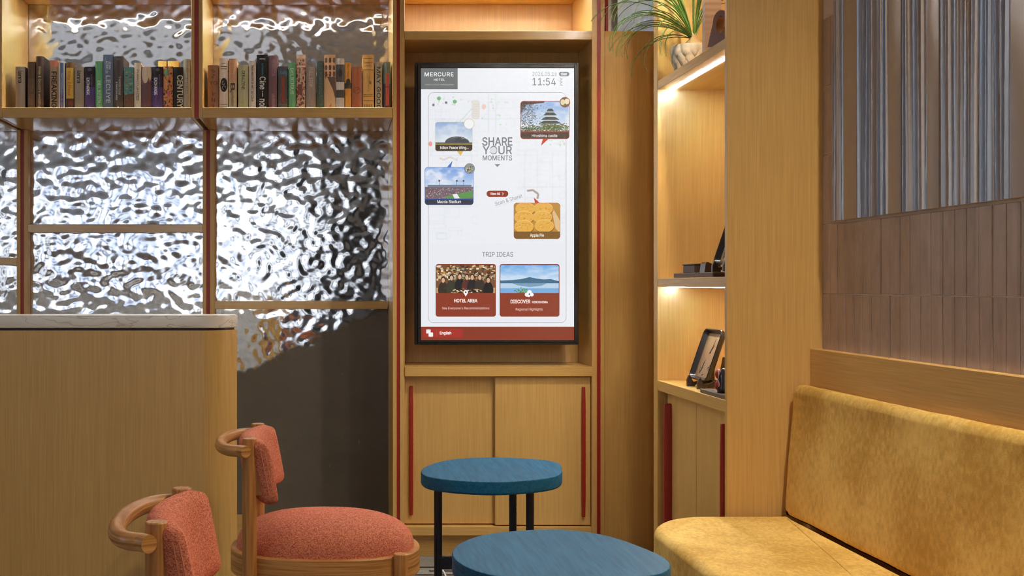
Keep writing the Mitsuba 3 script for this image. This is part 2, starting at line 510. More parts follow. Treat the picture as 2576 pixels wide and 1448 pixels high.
# wall behind the camera with tall windows
wx = [LEFT, -4.7, -3.15, -1.6, -0.05, RX + .3]
struct('wall_front', cat([box(LEFT, -4.75, FRONT - .15, FRONT, 0, CEIL, 0), box(0.0, RX + .3, FRONT - .15, FRONT, 0, CEIL, 0),
                          box(-4.75, 0.0, FRONT - .15, FRONT, 2.42, CEIL, 0), box(-4.75, 0.0, FRONT - .15, FRONT, 0, 0.05, 0)]), 'white_paint')
for i, (a, b) in enumerate(((-4.75, -3.17), (-3.17, -1.58), (-1.58, 0.0))):
    key = f'window_{i + 1}'
    labels[key] = {'kind': 'structure'}
    w = 0.045
    fb = lambda x0, x1, z0, z1: box(x0, x1, FRONT - .1, FRONT - .04, z0, z1, 0)
    scene[f'{key}__frame'] = mikit.ply(cat([fb(a, a + w, .05, 2.42), fb(b - w, b, .05, 2.42), fb(a + w, b - w, 2.37, 2.42), fb(a + w, b - w, .05, .12)]), 'charcoal')
    for q in range(2):
        x = a + (b - a) * (q + 1) / 3
        part(key, 'glazing_bar', fb(x - .018, x + .018, .12, 2.37), 'charcoal')
    part(key, 'glazing_bar', fb(a + w, b - w, 1.90, 1.935), 'charcoal')
struct('door_1', box(0.06, 0.80, FRONT, FRONT + .05, 0, 2.2, .003), 'black_plastic')  # unseen dark slab added for the black patch mirrored in the steel

# ------------------------------------------------------------------ hammered sheets
FX0, FX1, FZ0, FZ1, FS = -2.2, 0.40, 0.10, 2.40, 0.004
white = rng.normal(size=(int((FZ1 - FZ0) / FS), int((FX1 - FX0) / FS)))
field = ndimage.gaussian_filter(white, (2.7, 3.0))
field /= field.std()
broad = ndimage.gaussian_filter(rng.normal(size=white.shape), (9, 12)); broad /= broad.std()
field = field + 0.45 * broad
gz, gx = np.gradient(field, FS)
field *= 0.026 / np.sqrt((gx ** 2 + gz ** 2).mean() / 2)


def hammered(x0, x1, z0, z1, y):
    nx, nz = int(np.ceil((x1 - x0) / 0.004)) + 1, int(np.ceil((z1 - z0) / 0.004)) + 1
    x, z = np.meshgrid(np.linspace(x0, x1, nx), np.linspace(z0, z1, nz))
    h = ndimage.map_coordinates(field, [(z - FZ0) / FS, (x - FX0) / FS], order=3, mode='nearest')
    v = np.stack([x, y + h, z], -1).reshape(-1, 3)
    i, j = np.meshgrid(np.arange(nz - 1), np.arange(nx - 1), indexing='ij')
    k = (i * nx + j).ravel()
    return trimesh.Trimesh(v, np.vstack([np.stack([k, k + 1, k + nx + 1], 1), np.stack([k, k + nx + 1, k + nx], 1)]), process=False)


# ------------------------------------------------------------------ left bookcase
BC = thing('bookcase', 'oak wall bookcase with red inlaid uprights and hammered silver back panels', 'bookcase')
ZS1, ZS0 = zz(270, uD), zz(296, uD)          # the book shelf
ZSOF = zz(12, uM)


def xd(px): return xx(px, uD)
def xs_(px): return xx(px, uS)


def upright(x0, xa, xb, x1, y0, y1, z0, z1, holder=BC):
    """Two oak boards with a recessed red strip between them."""
    part(holder, 'upright', box(x0, xa, y0, y1, z0, z1), 'oak_upright')
    part(holder, 'upright', box(xb, x1, y0, y1, z0, z1), 'oak_upright')
    part(holder, 'inlay', box(xa, xb, y0 + .006, y0 + .03, z0, z1, 0), 'red_lacquer', label='dark red inlay strip')


upright(xd(-26), xd(-17), xd(-6), xd(5), yD, yM - .001, ZS0, CEIL)
upright(xd(481), xd(489), xd(500), xd(510), yD, yM - .001, ZS0, CEIL)
part(BC, 'shelf', box(xd(5), xd(481), yD + .002, yM - .001, ZS0, ZS1), 'oak_across')
part(BC, 'shelf', box(xd(510), xd(987.5), yD + .002, yM - .001, ZS0, ZS1), 'oak_across')
part(BC, 'shelf', box(xd(-500), xd(-26), yD + .002, yM - .001, ZS0, ZS1), 'oak_across')
for a, b in ((5, 481), (510, 987.5)):
    part(BC, 'soffit', box(xd(a), xd(b), yD + .002, yM - .001, ZSOF, ZSOF + .04), 'oak_across')
    part(BC, 'light_strip', flat_strip(xd(a) + .02, xd(b) - .02, yD + .045, yD + .059, ZSOF - .0006), 'led_diffuser', label='warm light strip under the top', emit=LED * 40 * STRIP)
part(BC, 'side_panel', box(xd(-500), xd(-26), yD + .1, yM, ZS1, CEIL), 'oak_upright')
z_floor_rail = zz(1298, uS)
upright(xs_(42), xs_(51), xs_(60), xs_(70), yS, yM - .001, z_floor_rail, ZS0 - .0005)
upright(xs_(510), xs_(519), xs_(528), xs_(540), yS, yM - .001, z_floor_rail, ZS0 - .0005)
for a, b, t, bt in ((-420, 42, 648, 666), (70, 510, 564, 584), (540, 975, 757, 777)):
    part(BC, 'cross_rail', box(xs_(a), xs_(b), yS, yM - .001, zz(bt, uS), zz(t, uS)), 'oak_across')
part(BC, 'base_board', box(xs_(-420), xd(987.5), yS - .004, yM, 0, z_floor_rail), 'oak_across')
HL = 'hammered silver metal sheet'
xm = lambda px: xx(px, uM)
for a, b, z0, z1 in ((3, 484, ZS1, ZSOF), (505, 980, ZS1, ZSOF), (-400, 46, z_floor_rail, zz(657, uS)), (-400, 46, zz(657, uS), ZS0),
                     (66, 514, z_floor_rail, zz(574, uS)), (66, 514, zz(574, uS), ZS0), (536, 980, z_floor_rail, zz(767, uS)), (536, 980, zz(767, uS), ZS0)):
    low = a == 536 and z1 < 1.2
    part(BC, 'metal_sheet', hammered(xm(a), xm(b), z0 - .002, z1 + .002, yM + .004), 'greyed_steel' if low else 'hammered_steel', True, label='hammered metal sheet with a dull grey area painted over its lower right' if low else HL)

# ------------------------------------------------------------------ media cabinet in the middle
MC = thing('media_cabinet', 'oak cabinet with lit top niche, screen recess and two sliding doors with red handles', 'cabinet')
upright(xd(988), xd(998), xd(1006), xd(1018), yD, yM, 0, CEIL, MC)
upright(xd(1489), xd(1502), xd(1511), xd(1521), yD, yM, 0, CEIL, MC)
L0, L1 = xd(1018), xd(1489)
ztop1, ztop0 = zz(78, uD), zz(100, uD)
zl1, zl0 = zz(922, uD), zz(946, uD)
part(MC, 'niche_shelf', box(L0, L1, yD - .004, yM, ztop0, ztop1), 'oak_across')
part(MC, 'soffit', box(L0, L1, yD + .002, yM, ZSOF, ZSOF + .04), 'oak_across')
part(MC, 'light_strip', flat_strip(L0 + .02, L1 - .02, yD + .045, yD + .062, ZSOF - .0006), 'led_diffuser', label='warm light strip under the niche top', emit=LED * 24 * STRIP)
part(MC, 'niche_back', box(L0, L1, yM - .012, yM, ztop1, ZSOF), 'oak_upright')
yTV = yy(3.86)
part(MC, 'recess_back', box(L0, L1, yTV, yTV + .016, zl1, ztop0), 'oak_upright')
part(MC, 'ledge', box(L0, L1, yD - .006, yTV, zl0, zl1), 'oak_across')
zd1, zd0 = zz(948, uD), zz(1322, uD)
xh = xd(1247)
d1 = part(MC, 'sliding_door', box(L0 + .002, xh + .03, yD + .045, yD + .063, zd0, zd1), 'oak_upright')
d2 = part(MC, 'sliding_door', box(xh, L1 - .002, yD + .018, yD + .036, zd0, zd1), 'oak_upright')


def handle(x, y, z0, z1, axis, r=.0075, out=.012):
    """A red bar with rounded ends standing off a door; axis 'y' for a door that faces -y, 'x' for one that faces -x."""
    m = rounded(r, out / 2 + .003, (z1 - z0) / 2, .0055, 8)
    if axis == 'x':
        m = rounded(out / 2 + .003, r, (z1 - z0) / 2, .0055, 8)
        m.apply_translation([x - out / 2, y, (z0 + z1) / 2])
    else:
        m.apply_translation([x, y - out / 2, (z0 + z1) / 2])
    return m


part(d1, 'handle', handle(xx(1036, uD), yD + .045, zz(1299, uD), zz(972, uD), 'y', .0078), 'red_lacquer', 50, label='red vertical bar handle')
part(d2, 'handle', handle(xx(1469.5, uD), yD + .018, zz(1301, uD), zz(973, uD), 'y', .0078), 'red_lacquer', 50, label='red vertical bar handle')
part(MC, 'bottom_rail', box(L0, L1, yD + .004, yD + .08, zz(1347, uD), zz(1325, uD)), 'oak_across')
part(MC, 'plinth', box(L0, L1, yD + .05, yD + .07, 0, zz(1347, uD)), 'oak_across')

# ------------------------------------------------------------------ corner cabinet and right-hand shelving
CC = thing('corner_cabinet', 'plain tall oak cabinet with a rounded right edge in the corner right of the screen', 'cabinet')
ZC = zz(88, 3.72)
cx0, cx1, cy0, cr = xx(1521.5, uD) + .0005, 1.268, yD + .004, .045
t = np.linspace(0, np.pi / 2, 26)
arc = np.column_stack([cx1 - cr + cr * np.sin(t), cy0 + cr - cr * np.cos(t)])
ol = np.vstack([[[cx0, cy0]], arc, [[cx1, yy(4.04)]], [[cx0, yy(4.04)]]])
part(CC, 'body', extrude(ol, 'z', 0, ZC - .02), 'oak_upright', 30)
part(CC, 'top', extrude(ol, 'z', ZC - .0199, ZC), 'oak_across', 30)
part(CC, 'filler_panel', box(1.285, 1.30, yDF + .051, yy(4.04), 0, ZC - .03), 'oak_upright')
part(CC, 'rail', box(1.2695, 1.2845, yDF + .06, yy(3.72), zz(973, 3.6), zz(950, 3.6)), 'oak_deep')

DS = thing('display_shelving', 'lit oak display shelving built into the right-hand wall', 'shelving')
SX = 1.105
yS0, yS1 = yFIN + .019, yDF
part(DS, 'end_panel', box(SX, RX, yDF, yDF + .05, 0, CEIL), 'oak_upright')
part(DS, 'back_panel', box(RX - .008, RX + .002, yS0, yDF, 0, CEIL, 0), 'oak_upright')
for z0, z1, nm in ((2.30, 2.33, 'shelf'), (1.747, 1.777, 'shelf'), (1.070, 1.099, 'shelf'), (0.713, 0.748, 'counter')):
    part(DS, nm, box(SX + .002, RX - .008, yS0, yDF, z0, z1), 'oak_deep')
for z, e in ((2.30, 19), (1.747, 23), (1.070, 17)):
    part(DS, 'light_strip', box(1.1485, 1.160, yS0 + .01, yDF - .002, z - .0035, z + .0002, 0), 'led_diffuser', label='warm light strip under a shelf', emit=LED * e * STRIP, weight=2.0)
seam = yy((2.648 + 3.2) / 2)
for a, b in ((yS0, seam - .0015), (seam + .0015, yDF - .03)):
    d = part(DS, 'door', box(1.132, 1.15, a, b, .06, .709), 'oak_upright')
    hy = b - .045 if b > seam + .1 else a + .05
    part(d, 'handle', handle(1.132, hy, .12, .676, 'x', .0085, .022), 'red_lacquer', 50, label='red vertical bar handle')
part(DS, 'plinth', box(1.15, 1.17, yS0, yDF, 0, .06), 'oak_deep')
struct('wall_divider', box(1.104, RX + .002, yFIN, yFIN + .018, 0, CEIL), 'oak_upright', 'tall oak panel between the display shelving and the tiled wall')

# ------------------------------------------------------------------ tiled wall: ledge and relief panels
ZL = zz(876, uFIN)
LG = 'trim_1'
struct(LG, cat([box(1.339, 1.366, -1.5, yFIN - .0005, .30, ZL, .0015), box(1.366, 1.3745, -1.5, yFIN - .0005, .30, ZL - .02, 0)]), 'oak_deep', 'oak ledge board running below the tiles behind the bench')


part(LG, 'light_strip', box(1.3665, 1.3735, -1.0, yFIN - .01, ZL - .02, ZL - .017, 0), 'led_diffuser', emit=WARM * 2.2)  # added hidden strip that brightens the tile bottoms, none known there


def relief(y0, y1, z0, z1, zones, seed):
    """A glazed slab whose face is folded into ridges; zones: (from, to, pitch in m or 0) along the wall, from y1 towards the camera."""
    r = np.random.default_rng(seed)
    n, m = int((y1 - y0) / .0011), 46
    s = np.linspace(0, y1 - y0, n)
    z = np.linspace(z0, z1, m)
    S, Z = np.meshgrid(s, z)
    h = np.zeros_like(S)
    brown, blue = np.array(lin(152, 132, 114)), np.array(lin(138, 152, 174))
    col = np.broadcast_to(brown, S.shape + (3,)).copy()
    for a, b, pitch in zones:
        if pitch == 0:
            inside = (S >= a) & (S < b)
            h = np.where(inside, .004 + .0012 * np.sin((S - a) / (b - a) * np.pi), h)
            continue
        t = a
        while t < b - .002:
            w = min(pitch * r.uniform(.5, 1.7), b - t)
            lean = r.normal(0, .006)
            amp = min(.65 * w, .009) * r.uniform(.6, 1.0)
            skew = r.uniform(.25, .75)
            q = (S - t - lean * (Z - z0) - .0015 * np.sin(Z * r.uniform(3, 7) + r.uniform(0, 6))) / w
            tri = np.where(q < skew, q / skew, (1 - q) / (1 - skew))
            h = np.maximum(h, np.where((q > 0) & (q < 1), amp * np.clip(tri, 0, 1) ** .8, 0))
            ridge_tone = brown + (blue - brown) * (r.uniform(.55, 1.0) if r.uniform() < .62 else r.uniform(0, .25))  # blue-grey share painted in for daylight mirrored on the ridges
            col[(q > 0) & (q < 1)] = ridge_tone * r.uniform(.86, 1.1)
            t += w
    x = RX - .014 - h
    v = np.stack([x, y1 - S, Z], -1).reshape(-1, 3)
    back = np.stack([np.full_like(S, RX - .003), y1 - S, Z], -1).reshape(-1, 3)
    i, j = np.meshgrid(np.arange(m - 1), np.arange(n - 1), indexing='ij')
    k = (i * n + j).ravel()
    f = [np.stack([k, k + 1, k + n + 1], 1), np.stack([k, k + n + 1, k + n], 1)]
    off = len(v)
    for e, fl in ((np.arange(n), 0), ((m - 1) * n + np.arange(n), 1), (np.arange(m) * n, 1), (np.arange(m) * n + n - 1, 0)):
        a, b = e[:-1], e[1:]
        q = [np.stack([a, a + off, b + off], 1), np.stack([a, b + off, b], 1)]
        f += [x_[:, ::-1] for x_ in q] if fl else q
    colours = np.vstack([col.reshape(-1, 3)] * 2)
    return trimesh.Trimesh(np.vstack([v, back]), np.vstack(f), process=False), colours


def zones_from(pxs, u_of):
    return [(u_of(a), u_of(b), p) for a, b, p in pxs]


RXF = RX - .016
def s_at(px, y1): return y1 - yy(RXF * 2342 / (px - VX))
y1a = yy(RXF * 2342 / (2095 - VX)); y0a = yy(RXF * 2342 / (2366 - VX))
z0r = zz(556, RXF * 2342 / 1250)
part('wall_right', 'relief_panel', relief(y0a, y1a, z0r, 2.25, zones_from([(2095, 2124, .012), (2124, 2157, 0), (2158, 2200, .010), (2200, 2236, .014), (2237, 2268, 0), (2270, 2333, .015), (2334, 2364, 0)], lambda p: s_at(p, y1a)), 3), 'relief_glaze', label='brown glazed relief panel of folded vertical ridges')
y1b = y0a - .004; y0b = y1b - (y1a - y0a)
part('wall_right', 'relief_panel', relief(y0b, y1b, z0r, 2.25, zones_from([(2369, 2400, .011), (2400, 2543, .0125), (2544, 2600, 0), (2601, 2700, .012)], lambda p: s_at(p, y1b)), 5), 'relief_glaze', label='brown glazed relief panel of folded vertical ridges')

# ------------------------------------------------------------------ low partition with a marble top
PT = thing('partition_counter', 'low oak partition with a rounded end and a cream marble cap, left of the chairs', 'counter')
uP = 2.80
def cap_outline(px_end, u, th, left):
    r = th / 2
    xe = xx(px_end, u + r / K) - r
    t = np.linspace(-np.pi / 2, np.pi / 2, 40)
    c = np.column_stack([xe + r * np.cos(t), yy(u) + r + r * np.sin(t)])
    return np.vstack([[[left, yy(u)]], c, [[left, yy(u) + th]]])


def capped(outline, z0, z1, c):
    return loft(outline, [(c, 1, z0), (0, 1, z0 + c), (0, 1, z1 - c), (c, 1, z1)])


zt = zz(793, uP)
def dense(o):
    """Splits the long straight sides so that insets behave."""
    out = []
    for a, b in zip(o, np.roll(o, -1, 0)):
        n = max(1, int(np.linalg.norm(b - a) / .05))
        out += [a + (b - a) * k / n for k in range(n)]
    return np.array(out)
part(PT, 'body', extrude(cap_outline(596, uP, .20, -1.9), 'z', 0, zz(831, uP)), 'oak_upright', 30)
part(PT, 'back_panel', box(-1.9, xx(590, uP) - .11, yy(uP) + .2002, yy(uP) + .206, 0, zz(831, uP), 0), 'white_paint')  # unseen white back added to brighten its reflection in the steel
part(PT, 'shadow_gap', extrude(cap_outline(589, uP + .01, .184, -1.89), 'z', zz(831, uP), zz(825, uP)), 'dark_wood', 30)
part(PT, 'cap', capped(dense(cap_outline(597.5, uP - .002, .204, -1.9)), zz(825, uP), zt, .003), 'marble', 40, label='cream marble cap')


# ------------------------------------------------------------------ chairs
def chair(x, y, label):
    """A chair that faces +x; (x, y) is the midpoint between its two back posts."""
    C = thing('dining_chair', label, 'chair', 'coral chairs with round oak frames')
    hs, r = .164, .0183
    cx = x + .186
    for s in (-1, 1):
        part(C, 'back_leg', post(x, y + s * hs, 0, .697, r), 'ash_upright', 40)
        part(C, 'front_leg', post(cx + .188, y + s * .158, 0, .411, .0178), 'ash_upright', 40)
    ov = superellipse(.245, .198, 2.35) + [cx, y]
    sec = [(0, .343), (.003, .340), (.021, .340), (.024, .343), (.024, .399), (.021, .402), (.003, .402), (0, .399)]
    part(C, 'seat_frame', ring(ov, sec), 'ash_band', 35)
    inner = superellipse(.2305, .1835, 2.35) + [cx, y]
    lay = [(0, .96, .365), (0, .99, .372), (0, 1.0, .40)]
    for t in np.linspace(0.05, 1, 26):
        a = t * np.pi / 2
        lay.append((0, max(np.cos(a) ** .72, .004), .40 + .088 * np.sin(a) ** .85))
    part(C, 'seat_cushion', loft(inner, lay), 'coral_weave', True, label='domed coral woven seat cushion')
    # bent rail behind the posts
    t = np.linspace(0, np.pi, 60)
    px_ = x - .012 - .072 * np.sin(t) ** .75
    py_ = y - (hs + .020) * np.cos(t) * np.where(np.abs(np.cos(t)) > 0, 1, 1)
    path = np.column_stack([px_, py_, .668 + 0 * t])
    path = np.vstack([path[0] + [.006, -.016, 0], path[1:-1], path[-1] + [.006, .004, 0]])
    fine = np.array([np.interp(np.linspace(0, 1, 80), np.linspace(0, 1, len(path)), path[:, k]) for k in range(3)]).T
    fine[1:-1] = (fine[:-2] + fine[1:-1] * 2 + fine[2:]) / 4
    part(C, 'back_rail', tube(fine, .0148, 24), 'ash_band', 40)
    # back cushion: a rounded pad bent round the sitter
    m = rounded(.0235, .186, .081, .0225, 18)
    v = m.vertices.copy()
    zc = v[:, 2] / .082
    v[:, 0] += .009 * (1 - zc ** 2) * np.clip(v[:, 0] / .0235, -1, 1) * np.sqrt(np.clip(1 - (v[:, 1] / .187) ** 2, 0, 1))
    v[:, 0] -= .016 * zc                                     # leans back towards the top
    v[:, 0] += -.045 + .045 * np.abs(v[:, 1] / .188) ** 2.0  # hollow towards the sitter
    v[:, 0] *= 1.0
    m.vertices = v + [x + .046, y, .613]
    bc = part(C, 'back_cushion', m, 'coral_weave', True, label='coral woven back cushion')
    for s in (-1, 1):
        for dx in (-.0065, .0035):
            zq = np.linspace(-.060, .062, 26)
            xq = x + .046 + dx - .016 * zq / .081
            yq = y + s * (.1858 - .012 * np.abs(zq / .081) ** 6)
            part(bc, 'seam', tube(np.column_stack([xq, yq, .613 + zq]), .0013, 6), 'thread', True)
        part(C, 'bracket', box(x + .006, x + .036, y + s * hs - .010, y + s * hs + .012, .555, .66, .003), 'ash_upright')
    return C


chair(-.2135, yy(2.425), 'coral upholstered oak chair in front of the grey metal panel, its round seat in view')
chair(-.2875, yy(1.615), 'nearest coral upholstered oak chair, cut off by the bottom edge, before the low partition')

# ------------------------------------------------------------------ side tables
TH_ = .525                       # eye above the table top


def table(outline_px, legs_px, thick, label, brace):
    B = thing('side_table', label, 'table', 'blue pebble side tables')
    o = np.array([[(px - VX) * TH_ / (py - VY), TH_ / (py - VY) * F] for px, py in outline_px])
    o = ccw(spline(o, 140))
    zt = EYE - TH_
    part(B, 'table_top', loft(o, [(.004, 1, zt - thick), (.001, 1, zt - thick + .003), (0, 1, zt - thick + .006), (0, 1, zt - .005), (.0015, 1, zt - .0015), (.005, 1, zt)]), 'blue_stain', 35)
    c = o.mean(0)
    ps = []
    for px, u in legs_px:
        p = np.array([xx(px, u), yy(u)])
        ps.append(p)
        part(B, 'leg', post(p[0], p[1], 0.0, zt - thick, .0112, 20), 'navy_metal', 40)
    for a, b in brace:
        d = ps[b] - ps[a]; l = np.linalg.norm(d); d /= l
        m = box(0, l, -.010, .010, -.0175, .0175, .001)
        m.apply_transform(np.array([[d[0], -d[1], 0, ps[a][0]], [d[1], d[0], 0, ps[a][1]], [0, 0, 1, .295], [0, 0, 0, 1]]))
        part(B, 'brace', m, 'navy_metal')
    return B


table([(1059, 1186), (1085, 1166), (1150, 1153), (1240, 1149.5), (1330, 1152.5), (1395, 1160), (1413, 1175), (1400, 1196), (1340, 1206), (1240, 1211), (1140, 1206.5), (1080, 1198)],
      [(1102, 2.62), (1290, 2.78), (1333, 2.62)], .037, 'blue side table with three dark legs standing before the sliding doors', [(0, 2), (1, 2)])
table([(1137, 1388), (1160, 1362), (1230, 1341), (1330, 1331.5), (1430, 1331.5), (1520, 1344), (1610, 1372), (1665, 1396), (1688, 1421), (1665, 1440), (1590, 1452), (1480, 1459), (1360, 1458), (1240, 1445), (1160, 1417)],
      [(1230, 1.82), (1440, 2.0), (1560, 1.82)], .040, 'nearest blue side table at the bottom of the picture beside the yellow bench', [(0, 2), (1, 2)])

# ------------------------------------------------------------------ bench
BN = thing('bench', 'banquette bench in gold velvet along the tiled wall', 'bench')
zs = .43
yF = yy(2.612)
fx = .838
t = np.linspace(0, np.pi / 2, 24)
R1 = .20
corner = np.column_stack([fx + R1 * .95 - R1 * .95 * np.sin(t), yF - R1 * 1.25 + R1 * 1.25 * np.cos(t)])     # far edge towards the front edge
seat = np.vstack([[[1.272, 0.35]], [[1.272, yF]], corner, [[fx, 0.35]]])
so = ccw(dense(seat))
lay = [(.01, 1, zs - .13), (.002, 1, zs - .122), (0, 1, zs - .11), (0, 1, zs - .03)]
for a in np.linspace(.15, 1, 8) * np.pi / 2:
    lay.append((.026 * (1 - np.cos(a)), 1, zs - .026 + .026 * np.sin(a)))
sm = loft(so, lay)
part(BN, 'seat', sm, 'gold_velvet', 45, label='gold velvet seat cushion')
part(BN, 'base', extrude([[1.33, .35], [1.33, yF - .01], [1.10, yF - .01], [.93, yF - .2], [.90, .35]], 'z', 0.0, zs - .132), 'oak_deep')
# back cushion: profile in (x, z), extruded along y with a rounded top
prof = []
z_b, z_t = zs + .004, .798
for x_, z_ in ((1.2635, z_b), (1.2600, z_b + .02), (1.2650, z_b + .12), (1.2735, z_b + .24), (1.2800, z_t - .05)):
    prof.append((x_, z_))
for a in np.linspace(.1, 1, 10) * np.pi / 2:
    prof.append((1.2805 + .026 * (1 - np.cos(a)), z_t - .030 + .030 * np.sin(a)))
prof += [(1.318, z_t - .004), (1.322, z_t - .03), (1.322, z_b)]
prof = np.array(prof)
pd = [prof[0]]
for a, b in zip(prof[:-1], prof[1:]):
    n = max(1, int(np.linalg.norm(b - a) / .02))
    pd += [a + (b - a) * k / n for k in range(1, n + 1)]
pd = np.array(pd)
ys_ = np.concatenate([[yF + .001, yF - .001, yF - .004, yF - .010], np.arange(yF - .03, .35, -.025)])
ins = np.concatenate([[.012, .006, .002, 0], np.zeros(len(ys_) - 4)])
cen = pd.mean(0)
rows = []
for y_, i_ in zip(ys_, ins):
    q = pd.copy()
    d = q - cen; q = cen + d * (1 - i_ / .06)
    wob = meshkit.fbm(np.column_stack([q[:, 0] * 8, np.full(len(q), y_ * 7), q[:, 1] * 7]), 3, 4) - .5
    q[:, 0] = q[:, 0] + .008 * wob * (q[:, 0] < 1.315)
    q[:, 1] = q[:, 1] + .006 * wob * (q[:, 1] > z_t - .06)
    rows.append(np.column_stack([q[:, 0], np.full(len(q), y_), q[:, 1]]))
nP, nR = len(pd), len(rows)
v = np.vstack(rows)
i, j = np.meshgrid(np.arange(nR - 1), np.arange(nP), indexing='ij')
q = np.stack([i * nP + j, i * nP + (j + 1) % nP, (i + 1) * nP + (j + 1) % nP, (i + 1) * nP + j], -1).reshape(-1, 4)
f = [q[:, [0, 1, 2]], q[:, [0, 2, 3]]]
v = np.vstack([v, rows[0].mean(0), rows[-1].mean(0)])
k = np.arange(nP)
f += [np.stack([(k + 1) % nP, k, np.full(nP, len(v) - 2)], 1), np.stack([(nR - 1) * nP + k, (nR - 1) * nP + (k + 1) % nP, np.full(nP, len(v) - 1)], 1)]
bm = trimesh.Trimesh(v, np.vstack(f), process=False); bm.fix_normals()
part(BN, 'backrest', bm, 'gold_velvet', 50, label='gold velvet back cushion')
part(BN, 'light_strip', box(1.3235, 1.331, 0.4, yF - .01, z_t - .075, z_t - .07, 0), 'led_diffuser', label='light strip hidden behind the back cushion', emit=WARM * 2.5)

# ------------------------------------------------------------------ display
TV = thing('television', 'tall portrait display in a black frame showing a white city map with picture cards', 'television')
uT = 3.69
yT = yy(uT)
xt = lambda px: xx(px, uT)
zt_ = lambda py: zz(py, uT)
fr = []
def frame(x0, x1, z0, z1, w, y0, y1):
    return cat([box(x0, x0 + w[0], y0, y1, z0, z1, .001), box(x1 - w[1], x1, y0, y1, z0, z1, .001),
                box(x0 + w[0], x1 - w[1], y0, y1, z1 - w[2], z1, .001), box(x0 + w[0], x1 - w[1], y0, y1, z0, z0 + w[3], .001)])
sx0, sx1, sz0, sz1 = xt(1059), xt(1444), zt_(855), zt_(171.5)
part(TV, 'bezel', frame(xt(1051), xt(1451), zt_(860), zt_(163), (sx0 - xt(1051), xt(1451) - sx1, zt_(163) - sz1, sz0 - zt_(860)), yT - .004, yT + .04), 'black_plastic')
part(TV, 'frame', frame(xt(1045), xt(1457), zt_(867), zt_(156), (xt(1051) - xt(1045), xt(1457) - xt(1451), zt_(156) - zt_(163), zt_(860) - zt_(867)), yT + .010, yT + .06), 'black_plastic')
part(TV, 'housing', box(xt(1060), xt(1443), yT + .041, yTV - .001, zt_(830), zt_(190)), 'black_plastic')
part(TV, 'indicator', box(xt(1457.6), xt(1459), yT + .012, yT + .014, zt_(803), zt_(801), 0), 'red_lacquer')

S = 3                            # drawing pixels per photograph pixel
W, H = 385 * S, 684 * S
im = Image.new('RGB', (W, H), (238, 241, 246))
dr_ = ImageDraw.Draw(im)
P = lambda x, y: ((x - 1059) * S, (y - 171.5) * S)


def rr(x0, y0, x1, y1, fill=None, r=0, line=None, w=1):
    dr_.rounded_rectangle([*P(x0, y0), *P(x1, y1)], r * S, fill, line, max(1, int(w * S)) if line else 0)


def tx(s, x, y, h, fill, bold=0., width=None, rot=0, sp=0):
    put_text(im, s, *P(x, y), h * S, fill, bold * S * .5, width * S if width else None, rot, sp * S)


sr = random.Random(11)
# faint map
for k in range(190):
    x, y = sr.uniform(1080, 1415), sr.uniform(245, 605)
    w, h = sr.uniform(8, 42), sr.uniform(6, 26)
    rr(x, y, min(x + w, 1422), min(y + h, 607), None, 1, sr.choice([(206, 209, 214), (214, 217, 222), (198, 202, 208)]), .6)
for x in (1229, 1247):
    dr_.line([P(x, 236), P(x, 345)], (205, 210, 216), S)
for y in (300, 378, 392, 470, 520):
    dr_.line([P(1080, y), P(1422, y + sr.uniform(-4, 4))], (212, 216, 222), S)
for x in (1320, 1352, 1390):
    dr_.line([P(x, 380), P(x, 600)], (214, 218, 224), S)
dr_.line([P(1120, 345), P(1192, 268)], (196, 226, 196), 2 * S)
dr_.line([P(1128, 350), P(1200, 272)], (214, 216, 222), S)
for k in range(60):
    x, y = sr.choice([(sr.uniform(1084, 1190), sr.uniform(242, 262)), (sr.uniform(1380, 1420), sr.uniform(350, 376)), (sr.uniform(1100, 1170), sr.uniform(300, 320)), (sr.uniform(1210, 1290), sr.uniform(244, 330))])
    r = sr.uniform(.8, 2.2)
    dr_.ellipse([*P(x - r, y - r), *P(x + r, y + r)], sr.choice([(188, 226, 190), (206, 232, 206), (220, 214, 208)]))
for x, y in ((1104, 248), (1144, 256)):
    dr_.ellipse([*P(x - 5, y - 5), *P(x + 5, y + 4)], (120, 190, 128)); dr_.line([P(x, y), P(x, y + 9)], (150, 150, 140), S)
for x, y in ((1090, 264), (1122, 258)):
    dr_.ellipse([*P(x - 3, y - 3), *P(x + 3, y + 3)], (120, 124, 130))
rr(1187, 252, 1206, 298, (232, 226, 220), 5, (208, 200, 190), .7)
for k in range(6): dr_.line([P(1189, 262 + 6 * k), P(1204, 262 + 6 * k)], (206, 200, 196), S)
dr_.ellipse([*P(1212, 262), *P(1222, 275)], (240, 206, 192))
dr_.ellipse([*P(1078, 356), *P(1087, 368)], (240, 160, 150))
for k in range(9):
    dr_.ellipse([*P(1106 + 5 * k, 396 + 3 * math.sin(k)), *P(1111 + 5 * k, 401 + 3 * math.sin(k))], sr.choice([(232, 210, 180), (214, 214, 220), (240, 220, 190)]))
dr_.line([P(1326, 480), P(1340, 478), P(1354, 488), P(1352, 500)], (170, 160, 154), 5 * S)
im = im.filter(ImageFilter.GaussianBlur(S * .6)); dr_ = ImageDraw.Draw(im)
# outline, central column, lower panel
rr(1077, 232, 1424, 812, None, 14, (120, 96, 98), .8)
rr(1202, 335, 1299, 620, (238, 241, 246), 3)
rr(1083, 612, 1419, 808, (236, 239, 245), 8)
